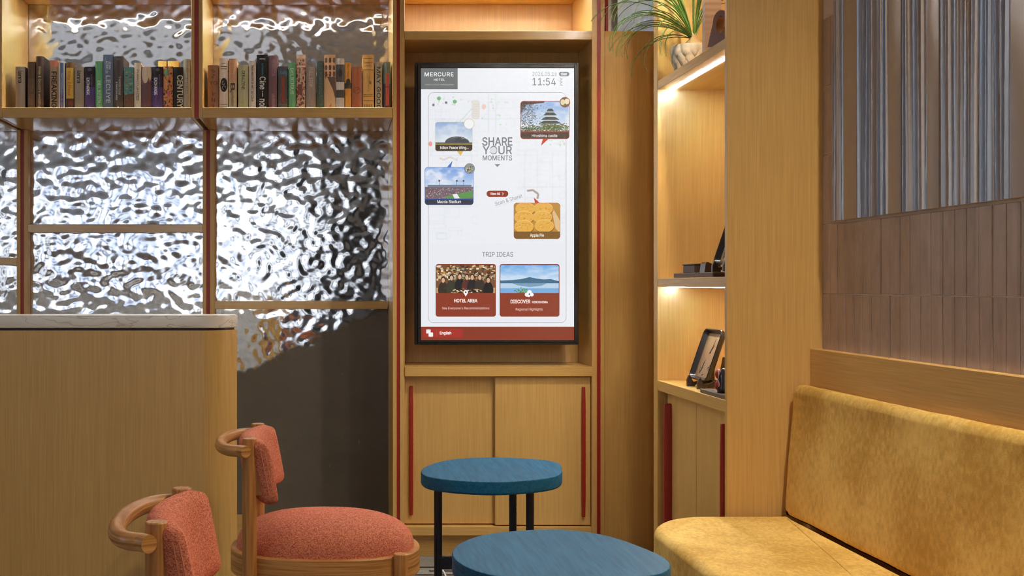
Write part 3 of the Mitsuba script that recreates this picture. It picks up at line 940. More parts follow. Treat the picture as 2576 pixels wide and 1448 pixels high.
# header
rr(1059, 171, 1151, 224, (112, 116, 117))
tx('MERCURE', 1104.5, 187, 9.5, (250, 250, 250), .8, 73, sp=1)
tx('HOTEL', 1105, 200.5, 5, (240, 240, 240), .5, 28, sp=1)
tx('TOKYU STAY HIROSHIMA', 1105, 212.8, 3.2, (205, 208, 208), 0, 73)
tx('2026.05.16', 1370, 186, 10, (146, 149, 154), 0, 61)
rr(1406, 180.5, 1432, 191.5, (120, 124, 128), 5.5)
tx('Sat', 1419, 186.2, 6.2, (245, 245, 245), .8, 15)
tx('11:54', 1369, 205.5, 18, (112, 115, 120), 0, 59)
tx('AM', 1411.5, 205, 6.5, (146, 149, 154), 0, 20, -90)
# centre words
tx('SHARE', 1251, 356, 20, (128, 132, 138), 1.1, 76)
tx('YOUR', 1251, 377.5, 20, (128, 132, 138), .9, 74)
tx('MOMENTS', 1251.5, 397.5, 12, (128, 132, 138), .6, 74)
dr_.ellipse([*P(1233, 369.5), *P(1249.5, 386)], (222, 224, 230))
dr_.polygon([P(1244, 413), P(1258, 413), P(1251, 420)], (136, 139, 144))
rr(1224, 479.5, 1278.5, 495, (146, 54, 34), 7.7)
tx('View All', 1245.5, 487.3, 5.6, (250, 246, 244), .8, 25)
dr_.line([P(1263.5, 484), P(1266.5, 487.4), P(1263.5, 490.8)], (250, 246, 244), S)
tx('Scan & Share!', 1279, 503, 9.5, (150, 152, 158), 0, 70, 17)
dr_.line([P(1246, 521), P(1307, 502)], (176, 178, 184), max(1, S // 2))


def picture(x0, y0, x1, y1, r, paint, edge, w=1.5):
    """A rounded picture card painted by a function on its own little canvas."""
    iw, ih = int((x1 - x0) * S), int((y1 - y0) * S)
    c = Image.new('RGB', (iw, ih))
    paint(c, ImageDraw.Draw(c), iw, ih)
    m = Image.new('L', (iw, ih), 0)
    ImageDraw.Draw(m).rounded_rectangle([0, 0, iw - 1, ih - 1], r * S, 255)
    im.paste(c, (int(P(x0, y0)[0]), int(P(x0, y0)[1])), m)
    rr(x0, y0, x1, y1, None, r, edge, w)


def gradient(c, w, h, top, bottom, to=1.0):
    a = np.zeros((h, w, 3))
    t = np.clip(np.linspace(0, 1, h) / to, 0, 1)[:, None, None]
    a[:] = np.array(top) * (1 - t) + np.array(bottom) * t
    c.paste(Image.fromarray(a.astype(np.uint8)))


def clouds(c, w, h, amount, seed, upto=.7):
    y, x = np.mgrid[0:h, 0:w]
    n = meshkit.fbm(np.stack([x / w * 4, y / h * 5, np.full((h, w), .5)], -1), 4, seed)
    k = np.clip((n - .45) * 4, 0, 1) * amount * (y < h * upto)
    a = np.asarray(c).astype(float)
    c.paste(Image.fromarray((a + (np.array([244, 246, 250]) - a) * k[..., None]).astype(np.uint8)))


def dome(c, d, w, h):
    gradient(c, w, h, (150, 178, 220), (214, 224, 234), .6); clouds(c, w, h, .5, 3)
    d.rectangle([0, h * .70, w, h], (112, 116, 100))
    d.pieslice([w * .26, h * .50, w * .92, h * .94], 180, 360, (70, 74, 78))
    for k in range(9): d.arc([w * (.27 + .03 * k), h * .52, w * (.92 - .02 * k), h * .95], 180, 275, (126, 130, 134))
    d.line([w * .70, h * .54, w * .88, h * .60], (232, 234, 236), S)
    d.rectangle([0, h * .765, w, h * .785], (206, 160, 60)); d.rectangle([0, h * .785, w, h], (66, 56, 44))


def stadium(c, d, w, h):
    gradient(c, w, h, (120, 160, 224), (206, 222, 244), .55); clouds(c, w, h, .8, 9, .55)
    d.rectangle([0, h * .52, w, h], (118, 104, 112))
    q = random.Random(3)
    for k in range(900):
        x, y = q.uniform(0, w), q.uniform(.54, .95) * h
        d.point((x, y), q.choice([(196, 60, 52), (230, 222, 220), (90, 84, 100), (60, 54, 60), (224, 170, 150)])); d.rectangle([x, y, x + S, y + S], q.choice([(176, 74, 70), (220, 212, 212), (104, 94, 110), (76, 66, 72)]))
    d.polygon([(w * .40, h * .78), (w * .98, h * .62), (w, h * .80), (w * .55, h * .86)], (96, 150, 84))
    d.rectangle([w * .06, h * .47, w * .96, h * .52], (118, 132, 158))
    for x in (.3, .66, .8): d.line([w * x, h * .36, w * x, h * .5], (90, 96, 110), S); d.rectangle([w * x - 2 * S, h * .34, w * x + 2 * S, h * .38], (86, 92, 106))
    d.polygon([(w * .57, h * .72), (w * .66, h * .70), (w * .72, h * .82), (w * .62, h * .84)], (236, 238, 240))
    d.rectangle([0, h * .83, w, h * .85], (70, 110, 190)); d.rectangle([0, h * .85, w, h], (54, 56, 72))


def keep(c, d, w, h):
    gradient(c, w, h, (140, 176, 226), (214, 226, 240), .7); clouds(c, w, h, .6, 5)
    d.polygon([(0, 0), (w * .5, 0), (w * .48, h * .05), (w * .12, h * .10), (0, h * .35)], (74, 54, 52))
    q = random.Random(5)
    for k in range(420):
        x, y = abs(q.gauss(0, .2)) * w, q.uniform(.08, .62) * h
        d.ellipse([x, y, x + 2 * S, y + S], q.choice([(90, 92, 96), (70, 76, 70), (120, 122, 128)]))
    for k, (y, hw) in enumerate(((.24, .06), (.34, .11), (.46, .15), (.56, .19))):
        cx = w * .61
        d.rectangle([cx - hw * w * .8, h * y, cx + hw * w * .8, h * (y + .11)], (196, 198, 194))
        d.polygon([(cx - hw * w * 1.25, h * (y + .035)), (cx - hw * w * .7, h * (y - .035)), (cx + hw * w * .7, h * (y - .035)), (cx + hw * w * 1.25, h * (y + .035))], (66, 76, 78))
    for k in range(500):
        x, y = q.gauss(.62, .22) * w, q.gauss(.70, .06) * h
        d.ellipse([x, y, x + 3 * S, y + 2 * S], q.choice([(104, 112, 56), (84, 94, 48), (128, 130, 80), (70, 84, 44)]))
    for k in range(200):
        x, y = q.gauss(.12, .12) * w, q.gauss(.74, .05) * h
        d.ellipse([x, y, x + 3 * S, y + S], q.choice([(88, 98, 52), (64, 76, 42)]))
    d.rectangle([0, h * .80, w, h * .83], (160, 60, 44)); d.rectangle([0, h * .83, w, h], (74, 52, 44))


def pies(c, d, w, h):
    c.paste((188, 140, 62), (0, 0, w, h))
    d.polygon([(w * .8, h * .05), (w, h * .5), (w, h * .85), (w * .9, h * .7)], (226, 190, 140))
    q = random.Random(8)
    for x, y in ((.25, .16), (.64, .16), (.22, .40), (.62, .40), (.22, .66), (.66, .64)):
        bx = [w * (x - .21), h * (y - .17), w * (x + .21), h * (y + .18)]
        d.ellipse([bx[0] + S, bx[1] + 2 * S, bx[2] + S, bx[3] + 2 * S], (150, 94, 26)); d.ellipse(bx, (232, 176, 76))
        for k in range(26):
            a, r = q.uniform(0, 6.28), q.uniform(.2, .9)
            px, py = w * (x + .19 * r * math.cos(a)), h * (y + .14 * r * math.sin(a))
            d.line([px, py, px + 3 * S, py - 2 * S], q.choice([(206, 140, 46), (246, 206, 116), (190, 122, 36)]), S)
        d.arc(bx, 200, 340, (248, 214, 130), S)
    d.rectangle([0, h * .80, w, h], (128, 90, 38))


def supper(c, d, w, h):
    c.paste((120, 82, 52), (0, 0, w, h))
    q = random.Random(21)
    for k in range(260):
        x, y = q.uniform(0, 1) * w, q.uniform(0, .48) * h
        d.rectangle([x, y, x + q.uniform(2, 8) * S, y + q.uniform(1, 5) * S], q.choice([(220, 196, 150), (92, 58, 36), (60, 42, 32), (196, 150, 90), (236, 224, 196), (150, 160, 140)]))
    d.rectangle([0, h * .78, w, h], (196, 160, 110))
    for i, (x, y, cl) in enumerate(((.12, .52, (52, 44, 36)), (.26, .44, (58, 58, 44)), (.40, .40, (26, 26, 30)), (.52, .42, (92, 44, 38)), (.61, .42, (34, 32, 34)), (.74, .42, (54, 46, 42)), (.88, .52, (20, 20, 24)))):
        d.ellipse([w * (x - .085), h * (y + .06), w * (x + .085), h * (y + .62)], cl)
        d.ellipse([w * (x - .036), h * (y - .12), w * (x + .036), h * (y + .10)], (44, 30, 24)); d.ellipse([w * (x - .027), h * (y - .07), w * (x + .027), h * (y + .095)], (222, 176, 142))
    for k in range(40):
        x, y = q.uniform(.25, .75) * w, q.uniform(.80, .98) * h
        d.ellipse([x, y, x + 5 * S, y + 2.4 * S], q.choice([(236, 226, 210), (170, 90, 50), (90, 70, 50), (220, 190, 130)]))


def lake(c, d, w, h):
    gradient(c, w, h, (96, 164, 232), (214, 232, 248), .55); clouds(c, w, h, .55, 14, .5)
    d.rectangle([0, h * .62, w, h], (186, 214, 238))
    d.polygon([(0, h * .54), (w * .2, h * .52), (w * .36, h * .49), (w * .5, h * .42), (w * .62, h * .47), (w * .74, h * .50), (w * .86, h * .49), (w, h * .56), (w, h * .63), (0, h * .63)], (66, 112, 140))
    d.polygon([(w * .2, h * .63), (w * .8, h * .63), (w * .7, h * .72), (w * .5, h * .76), (w * .3, h * .70)], (122, 160, 190))
    d.rectangle([0, h * .80, w, h], (120, 176, 226))
    q = random.Random(4)
    for k in range(90):
        x, y = q.gauss(.36, .06) * w, q.gauss(.92, .06) * h
        d.ellipse([x, y, x + 3 * S, y + 2 * S], q.choice([(70, 140, 60), (110, 170, 70), (50, 110, 54)]))


dr_.polygon([P(1150, 380), P(1165, 380), P(1158, 392)], (226, 186, 84))
picture(1095, 307, 1188, 380, 6, dome, (190, 160, 96), .6)
tx('Edion Peace Wing...', 1143, 371.5, 7, (248, 246, 240), .6, 72)
dr_.ellipse([*P(1167, 298.5), *P(1193, 324.5)], (244, 246, 248), (220, 196, 140), S)
dr_.polygon([P(1366, 348), P(1381, 348), P(1361, 366)], (202, 62, 44))
picture(1309, 254, 1432, 349.5, 8, keep, (186, 60, 44), 1.4)
tx('Hiroshima castle', 1370, 341.5, 7.4, (250, 246, 242), .4, 64)
dr_.ellipse([*P(1408, 244), *P(1434, 270)], (120, 96, 70), (180, 56, 44), S)
dr_.ellipse([*P(1410, 250), *P(1421, 264)], (226, 214, 176)); dr_.ellipse([*P(1420, 248), *P(1432, 262)], (236, 226, 190))
dr_.polygon([P(1124, 421), P(1134, 421), P(1138, 405)], (74, 116, 190))
picture(1068.5, 420.5, 1191, 515.5, 8, stadium, (70, 112, 190), 1.3)
tx('Mazda Stadium', 1130, 507.5, 7.4, (248, 248, 250), .5, 60)
dr_.ellipse([*P(1168, 411), *P(1194, 437)], (150, 150, 140), (90, 110, 160), S)
for k in range(40):
    a, r = sr.uniform(0, 6.28), sr.uniform(0, 10)
    x, y = 1181 + r * math.cos(a), 424 + r * math.sin(a)
    dr_.ellipse([*P(x, y), *P(x + 2.5, y + 2)], sr.choice([(60, 60, 56), (222, 220, 210), (190, 150, 120), (96, 120, 90)]))
dr_.polygon([P(1343, 497), P(1359, 512), P(1346, 512)], (202, 62, 44))
picture(1292.5, 510, 1409, 601, 8, pies, (176, 84, 44), 1.0)
tx('Apple Pie', 1351, 592, 7.4, (250, 248, 240), .5, 35)
tx('TRIP IDEAS', 1252, 640, 11.5, (124, 128, 134), .3, 78)
CARD = (142, 56, 34)
for x0, x1, paint in ((1096, 1247, supper), (1257, 1407, lake)):
    rr(x0, 664, x1, 796, CARD, 6)
    picture(x0 + 1, 666, x1 - 1, 740, 5, paint, CARD, .8)
    rr(x0 + 1, 737, x1 - 1, 750, CARD)
tx('HOTEL AREA', 1171.5, 756.5, 8.2, (252, 246, 242), 1.0, 59)
tx("See Everyone's Recommendations", 1171.5, 775.3, 5.8, (240, 222, 214), .2, 119)
tx('DISCOVER', 1309.5, 758.8, 8.6, (252, 246, 242), 1.0, 50)
tx('HIROSHIMA', 1358.5, 760.2, 5.4, (252, 246, 242), .8, 40)
tx('Regional Highlights', 1331.5, 777.8, 6, (240, 222, 214), .2, 68)
dr_.ellipse([*P(1166.2, 729.5), *P(1177, 740.5)], (252, 252, 252)); dr_.polygon([P(1166.8, 737), P(1176.4, 737), P(1171.6, 746)], (252, 252, 252)); dr_.ellipse([*P(1169.8, 733), *P(1173.6, 737)], (70, 50, 46))
for x, y, r in ((1325, 741, 5), (1332, 735, 5.5), (1338, 741, 4.5), (1330, 743, 4)): dr_.ellipse([*P(x - r, y - r), *P(x + r, y + r)], (250, 250, 250))
dr_.ellipse([*P(1330, 738), *P(1333.5, 741.5)], (60, 60, 60))
rr(1059, 822, 1445, 856, (138, 54, 33))
rr(1063, 826.5, 1164, 849, (170, 48, 38), 5)
rr(1072, 828.5, 1083, 838.5, (250, 248, 246), 1.5); rr(1078, 836, 1089, 846.5, (250, 248, 246), 1.5)
dr_.line([P(1098, 829), P(1098, 846)], (206, 130, 110), max(1, S // 2))
tx('English', 1121, 837.8, 7.2, (252, 248, 246), .9, 29)
scr = trimesh.Trimesh([[sx0, yT, sz0], [sx1, yT, sz0], [sx1, yT, sz1], [sx0, yT, sz1]], [[0, 1, 2], [0, 2, 3]], process=False)
SCREEN = 0.95
part(TV, 'screen', scr, 'black_plastic', False, label='lit screen with a map, picture cards and red buttons', emit=proc(printed(im, SCREEN)), uv=[[0, 0], [1, 0], [1, 1], [0, 1]])

# ------------------------------------------------------------------ books on the shelf
uB = 3.70
yB = yy(uB)
BW, BH = 104, 520
cells, books = [], []


def cell(base):
    im_ = Image.new('RGB', (BW, BH), base)
    return im_, ImageDraw.Draw(im_)


def down(im_, s, cy, length, h, fill, bold=0., cx=52):
    put_text(im_, s, cx, cy, h, fill, bold, length, -90)


def book(x0, x1, top, base, cover, label, paint=None, depth=.145, back=0.0, group=None):
    """Crop pixels of the close look at the shelf -> a book; paint(im, draw) prints its spine."""
    im_, d = cell(base)
    if paint: paint(im_, d)
    cells.append(im_)
    books.append((x0, x1, top, cover, label, depth, back, len(cells) - 1, group))


def speck(d, cols, n, seed, y0=0, y1=BH, s=9):
    q = random.Random(seed)
    for k in range(n):
        x, y = q.uniform(-4, BW), q.uniform(y0, y1)
        d.ellipse([x, y, x + q.uniform(3, s), y + q.uniform(3, s * 1.6)], q.choice(cols))


def b_ianra(im_, d):
    down(im_, 'ianra', 125, 150, 40, (36, 30, 28), 1)
    d.line([50, 290, 50, 410], (140, 126, 110), 2)


def b_exch(im_, d):
    d.rectangle([0, 0, BW, 120], (32, 26, 36)); d.rectangle([0, 120, BW, 250], (46, 36, 58)); d.rectangle([0, 250, BW, BH], (78, 60, 120))
    d.ellipse([34, 16, 74, 56], (86, 78, 92)); down(im_, 'EXCHANGE', 240, 210, 28, (238, 234, 236), 1.5, 36); down(im_, 'BLACK OATH', 170, 150, 12, (150, 140, 156), 0, 72)
    d.polygon([(42, 506), (52, 490), (62, 506)], (220, 214, 200)); d.line([24, 478, 80, 478], (150, 138, 190), 3)


def p1(s, *a, **k): return lambda im_, d: down(im_, s, *a, **k)


L_ = 'on the left book shelf'
R_ = 'on the right book shelf'
book(190, 312, 335, (170, 154, 134), (40, 32, 28), f'beige book with black lower-case ianra title, first {L_}', b_ianra)
def f(im_, d):
    d.rectangle([0, 0, BW, 180], (84, 66, 52)); d.ellipse([34, 256, 78, 320], None, (140, 98, 64), 4); d.ellipse([46, 272, 66, 304], None, (140, 98, 64), 3)
    for k in range(7): d.line([26, 360 + 18 * k, 78, 360 + 18 * k], (150, 98, 66), 5)
book(343, 437, 275, (92, 76, 60), (60, 48, 38), f'dark brown book with a round emblem and short bars {L_}', f)
def f(im_, d):
    d.rectangle([8, 10, 96, 512], None, (126, 104, 84), 3); down(im_, "Bride & Groom's wedding", 300, 400, 34, (222, 196, 132), .8)
book(447, 540, 205, (78, 60, 50), (34, 26, 26), f'tall dark brown book with gold wedding title {L_}', f, depth=.2)
def f(im_, d):
    d.rectangle([0, 0, BW, 66], (222, 140, 106)); down(im_, 'FREAKING', 310, 380, 58, (34, 28, 24), 2.5)
book(620, 725, 255, (176, 142, 108), (150, 116, 90), f'tan book with bold black FREAKING title {L_}', f)
def f(im_, d):
    d.rectangle([28, 0, 78, BH], (92, 112, 146)); d.rectangle([28, 330, 78, BH], (70, 62, 120)); down(im_, 'THAT JUSTICE SHALL BE DONE', 310, 390, 20, (222, 214, 206), .5, 54)
book(727, 810, 285, (232, 224, 214), (70, 62, 110), f'white book with a blue and violet spine stripe {L_}', f)
def f(im_, d):
    d.rectangle([0, 0, BW, 60], (120, 86, 46)); d.rectangle([0, 400, BW, BH], (90, 56, 44)); d.rectangle([16, 400, 40, BH], (60, 40, 34)); down(im_, 'City Effect', 235, 270, 38, (214, 106, 40), 1, 46)
    d.ellipse([40, 430, 76, 470], (140, 60, 48)); speck(d, [(232, 190, 80), (196, 150, 60)], 30, 2, 60, 400, 4)
book(820, 915, 280, (222, 178, 74), (70, 54, 40), f'yellow book with orange City Effect lettering {L_}', f)
book(925, 1045, 335, (170, 154, 134), (200, 184, 150), f'second beige ianra book, right of the yellow book {L_}', b_ianra)
book(1052, 1180, 335, (78, 60, 120), (34, 28, 40), f'purple and black EXCHANGE book next to the green DELICIOUS book {L_}', b_exch)
book(1187, 1278, 265, (110, 172, 122), (84, 140, 96), f'green DELICIOUS book {L_}, title low on the spine', p1('DELICIOUS', 362, 300, 40, (214, 236, 190), 1.2))
def f(im_, d):
    down(im_, 'LECUYE', 330, 260, 44, (232, 230, 228), 1); down(im_, 'JEAN', 100, 76, 22, (226, 226, 228), .5, 68); down(im_, 'AURELIE', 120, 120, 22, (226, 226, 228), .5, 40)
book(1283, 1408, 185, (104, 118, 144), (84, 96, 120), f'tall slate blue book with white LECUYE title {L_}', f)
def f(im_, d):
    down(im_, 'T VENISE RUINE', 290, 180, 18, (206, 200, 196), .5, 66); down(im_, '& BANGKANE', 340, 180, 18, (206, 200, 196), .5, 36)
    d.polygon([(40, 508), (52, 482), (64, 508)], (226, 220, 214)); d.line([30, 26, 74, 26], (130, 122, 120), 4); d.line([36, 36, 70, 36], (130, 122, 120), 3)
book(1412, 1533, 205, (74, 68, 68), (56, 50, 50), f'charcoal book with small white title {L_}', f)
def f(im_, d):
    d.rectangle([0, 330, BW, BH], (112, 82, 66)); speck(d, [(96, 150, 142), (130, 170, 160), (84, 132, 130)], 60, 4, 0, 330, 20); speck(d, [(140, 104, 82), (90, 70, 60), (120, 110, 90)], 80, 5, 330)
    q = random.Random(6)
    for k in range(12): d.rectangle([20 + 40 * (k % 2), 60 + 20 * k, 44 + 40 * (k % 2), 72 + 20 * k], q.choice([(190, 96, 70), (60, 84, 90), (200, 170, 110)]))
book(1540, 1664, 340, (98, 146, 138), (80, 96, 92), f'teal and brown painted book {L_}', f)
def f(im_, d):
    down(im_, 'FURNITURE', 210, 260, 30, (110, 84, 66), .6)
    for k in range(4):
        d.rectangle([30, 344 + 20 * k, 74, 358 + 20 * k], None, (90, 70, 56), 4)
book(1670, 1757, 285, (236, 218, 194), (220, 200, 176), f'cream book with brown FURNITURE title {L_}', f)
def f(im_, d):
    d.ellipse([4, -50, 100, 210], (234, 208, 176)); d.polygon([(0, 220), (BW, 170), (BW, BH), (0, BH)], (112, 80, 82)); d.polygon([(56, 190), (76, 130), (84, 190)], (120, 84, 80))
book(1762, 1888, 335, (146, 106, 106), (120, 86, 84), f'mauve book with a cream arch on its spine {L_}', f)
book(1893, 2028, 335, (78, 60, 120), (34, 28, 40), f'purple and black EXCHANGE book next to the mauve book {L_}', b_exch)
def f(im_, d):
    speck(d, [(196, 120, 70), (120, 74, 48), (230, 160, 100), (74, 54, 44)], 130, 8, 0, BH, 26); d.ellipse([10, 30, 60, 120], (104, 140, 104)); d.ellipse([40, 300, 80, 360], (212, 110, 130)); d.rectangle([0, 484, BW, BH], (214, 92, 66))
book(2035, 2153, 330, (216, 146, 92), (150, 100, 70), f'orange and brown patterned book {L_}', f)
book(2158, 2278, 340, (24, 22, 22), (20, 18, 18), f'black book with bold cream CENTURY title {L_}', p1('CENTURY', 300, 400, 58, (234, 222, 196), 2.5, cx=74))
def f(im_, d):
    for r in (12, 24, 36): d.arc([60 - r, 130 - r, 60 + r, 130 + r], 180, 380, (136, 124, 100), 4)
    down(im_, 'FEED', 280, 160, 40, (140, 128, 104), 0); down(im_, 'media', 430, 90, 16, (140, 128, 104), 0)
book(2283, 2372, 240, (176, 166, 144), (150, 140, 120), f'grey-beige FEED book against the upright, last {L_}', f)
book(1968, 2072, 262, (206, 150, 76), (196, 140, 70), f'ochre book standing behind the others {L_}, the left of two', None, .05, .15)
book(2090, 2225, 262, (206, 150, 76), (196, 140, 70), f'ochre book standing behind the others {L_}, the right of two', None, .05, .15)
nL = len(books)
def f(im_, d):
    for s, y, r in (('S', 70, 20), ('Z', 130, -10), ('YO', 210, 0), ('A', 340, 160), ('N', 410, 0), ('Y', 480, 20)): put_text(im_, s, 54, y, 40, (74, 50, 38), .6, None, r)
book(112, 245, 315, (146, 106, 80), (110, 80, 60), f'brown book with scattered dark capitals, first {R_}', f)
def f(im_, d):
    for y in (84, 108, 472, 496): d.line([14, y, 92, y], (40, 34, 32), 7)
    d.ellipse([14, 200, 96, 342], (26, 22, 22)); d.arc([34, 230, 66, 270], 0, 300, (230, 210, 190), 4); d.arc([34, 280, 76, 320], 90, 360, (230, 210, 190), 4); d.line([24, 52, 80, 52], (80, 70, 64), 4)
book(255, 363, 230, (240, 222, 202), (220, 204, 180), f'cream book with a black oval and black lines {R_}', f)
def f(im_, d):
    d.rectangle([0, 230, BW, BH], (206, 190, 150)); down(im_, 'Patterson', 130, 250, 50, (206, 130, 84), 0, 50); put_text(im_, 'B', 52, 290, 50, (96, 62, 48), 3, 80, -90); down(im_, 'confession', 410, 150, 34, (110, 84, 60), 1); put_text(im_, 'a', 30, 335, 30, (96, 62, 48), 1, None, -90)
book(372, 473, 235, (216, 166, 126), (190, 150, 110), f'tan book with orange and brown lettering and a large B {R_}', f)
book(490, 618, 310, (196, 190, 144), (176, 170, 126), f'khaki book with plain dark GERALDINE title {R_}', p1('GERALDINE', 180, 220, 30, (84, 76, 54), .8))
def f(im_, d):
    down(im_, 'THIS WINTER IS NOT SO COLD', 240, 390, 28, (52, 40, 36), 1.4); speck(d, [(120, 104, 84), (180, 150, 110)], 12, 3, 480, 515, 8)
book(625, 713, 262, (238, 218, 200), (214, 196, 176), f'cream book with a long black winter title {R_}', f)
def f(im_, d):
    down(im_, 'Cine', 270, 120, 52, (240, 234, 226), 1.2, 56); down(im_, 'noi', 460, 80, 58, (240, 234, 226), 2.5, 56); down(im_, 'Sue Bonnyreve', 140, 120, 18, (70, 130, 160), .6, 56)
    d.line([26, 40, 80, 40], (200, 196, 190), 8); d.line([54, 345, 54, 352], (230, 224, 216), 8); d.line([54, 360, 54, 400], (230, 224, 216), 6)
book(722, 860, 185, (24, 21, 22), (20, 18, 18), f'tall black book with white Cine noi title {R_}', f)
def f(im_, d):
    down(im_, 'REBECCA', 120, 160, 40, (176, 140, 148), .6, 60); down(im_, 'MURNANE', 440, 140, 40, (176, 140, 148), .6, 60)
book(868, 975, 195, (116, 86, 90), (90, 64, 68), f'mauve-brown book with pale pink lettering {R_}', f)
def f(im_, d):
    d.rectangle([0, 60, BW, 100], (76, 110, 124)); speck(d, [(84, 130, 150), (60, 80, 92)], 30, 6, 20, 110, 14)
    d.rectangle([38, 120, 70, 440], (150, 72, 56)); speck(d, [(200, 92, 66), (110, 70, 60)], 40, 8, 120, 440, 10)
    for y in (462, 480): d.line([6, y, 98, y], (150, 136, 110), 4)
book(985, 1108, 330, (80, 78, 80), (60, 58, 60), f'grey-blue book with a red upright block {R_}', f)
book(1117, 1208, 282, (110, 176, 126), (84, 140, 96), f'green DELICIOUS book {R_}, title high on the spine', p1('DELICIOUS', 210, 290, 42, (226, 242, 200), 1.2))
def f(im_, d):
    speck(d, [(120, 70, 62), (226, 196, 160), (86, 54, 48), (150, 92, 76)], 170, 12, 40, BH, 22); d.rectangle([0, 0, BW, 36], (240, 206, 176)); d.rectangle([0, 104, BW, 118], (240, 206, 176)); d.rectangle([20, 280, 70, 380], (136, 78, 74))
book(1215, 1328, 185, (210, 170, 140), (150, 110, 90), f'tall cream and maroon mottled book {R_}', f)
def f(im_, d):
    down(im_, 'FULL STOP', 140, 230, 36, (222, 206, 190), .6); d.line([40, 350, 40, 400], (210, 196, 180), 3); d.line([66, 420, 66, 440], (210, 196, 180), 3)
book(1337, 1458, 320, (166, 146, 130), (150, 70, 66), f'greige book with pale FULL STOP title {R_}', f)
def f(im_, d):
    down(im_, 'THE POSSESSION', 210, 380, 34, (110, 140, 128), .5); speck(d, [(90, 124, 110), (60, 80, 74)], 60, 5, 300, BH, 14)
book(1470, 1558, 265, (58, 72, 68), (44, 54, 52), f'dark teal book with pale green title {R_}', f)
def f(im_, d):
    for y in (30, 100, 160):
        for x in (8, 44, 80): d.rounded_rectangle([x, y, x + 20, y + 46], 8, (110, 74, 54))
    d.polygon([(30, 215), (BW, 215), (BW, 420), (80, 330)], (104, 82, 76)); speck(d, [(220, 160, 110), (150, 110, 84)], 26, 5, 60, 220, 8); d.line([0, 212, BW, 212], (120, 84, 64), 5); speck(d, [(222, 120, 110)], 8, 2, 460, 515, 20)
book(1563, 1703, 185, (240, 190, 142), (200, 150, 110), f'tall peach book with a brown building print {R_}', f)
def f(im_, d):
    d.rectangle([0, 64, BW, 240], (84, 78, 76)); d.ellipse([20, 110, 80, 190], (54, 50, 50)); d.rectangle([0, 322, BW, 400], (70, 66, 64)); down(im_, 'Raft', 34, 40, 20, (150, 140, 134), 0)
    for y in range(412, 510, 10): d.line([4, y, 100, y], (196, 180, 166), 3)
book(1712, 1814, 230, (232, 218, 204), (200, 190, 180), f'cream book with black and white pictures {R_}', f)
def f(im_, d):
    d.rectangle([0, 230, BW, 290], (60, 56, 44)); d.ellipse([20, 180, 90, 260], (50, 44, 36)); down(im_, 'Mary Vann', 90, 150, 28, (110, 66, 26), .5)
book(1820, 1900, 280, (232, 160, 66), (196, 130, 50), f'bright orange book with a dark band {R_}', f)
def f(im_, d):
    d.ellipse([20, 250, 88, 330], None, (90, 46, 30), 5); d.line([34, 300, 76, 270], (90, 46, 30), 5); d.ellipse([30, 470, 80, 515], None, (90, 46, 30), 4); speck(d, [(150, 80, 48), (196, 120, 80)], 60, 9, 0, BH, 8)
book(1907, 2033, 335, (180, 104, 66), (140, 80, 50), f'rust brown book with a drawn ring {R_}', f)
def f(im_, d):
    for y in (36, 144, 436, 396, 380): d.line([8, y, 96, y], (140, 98, 50), 6)
    put_text(im_, 'Bureau of', 52, 76, 16, (150, 106, 56), .5, 76); put_text(im_, 'Liberty', 52, 106, 16, (150, 106, 56), .5, 64); put_text(im_, '1865', 52, 488, 28, (110, 74, 34), 1, 76)
    d.line([60, 200, 52, 350], (150, 110, 66), 3); d.ellipse([60, 250, 78, 280], (130, 94, 50)); d.line([36, 180, 70, 330], (190, 146, 90), 3)
book(2042, 2183, 185, (226, 172, 96), (200, 150, 80), f'tall ochre book dated 1865 with ruled lines {R_}', f)
book(2197, 2288, 275, (178, 164, 136), (150, 138, 112), f'beige book with black MAY GOOD title {R_}', p1('MAY GOOD', 290, 470, 52, (58, 48, 42), 1))
def f(im_, d):
    d.rectangle([0, 240, BW, BH], (64, 58, 62)); d.rectangle([34, 130, 84, 480], (216, 100, 92)); d.line([34, 275, 84, 275], (90, 60, 60), 5); d.line([44, 50, 60, 80], (150, 70, 60), 6)
book(2302, 2388, 275, (112, 130, 112), (70, 80, 72), f'green and charcoal book with a coral label, last {R_}', f)

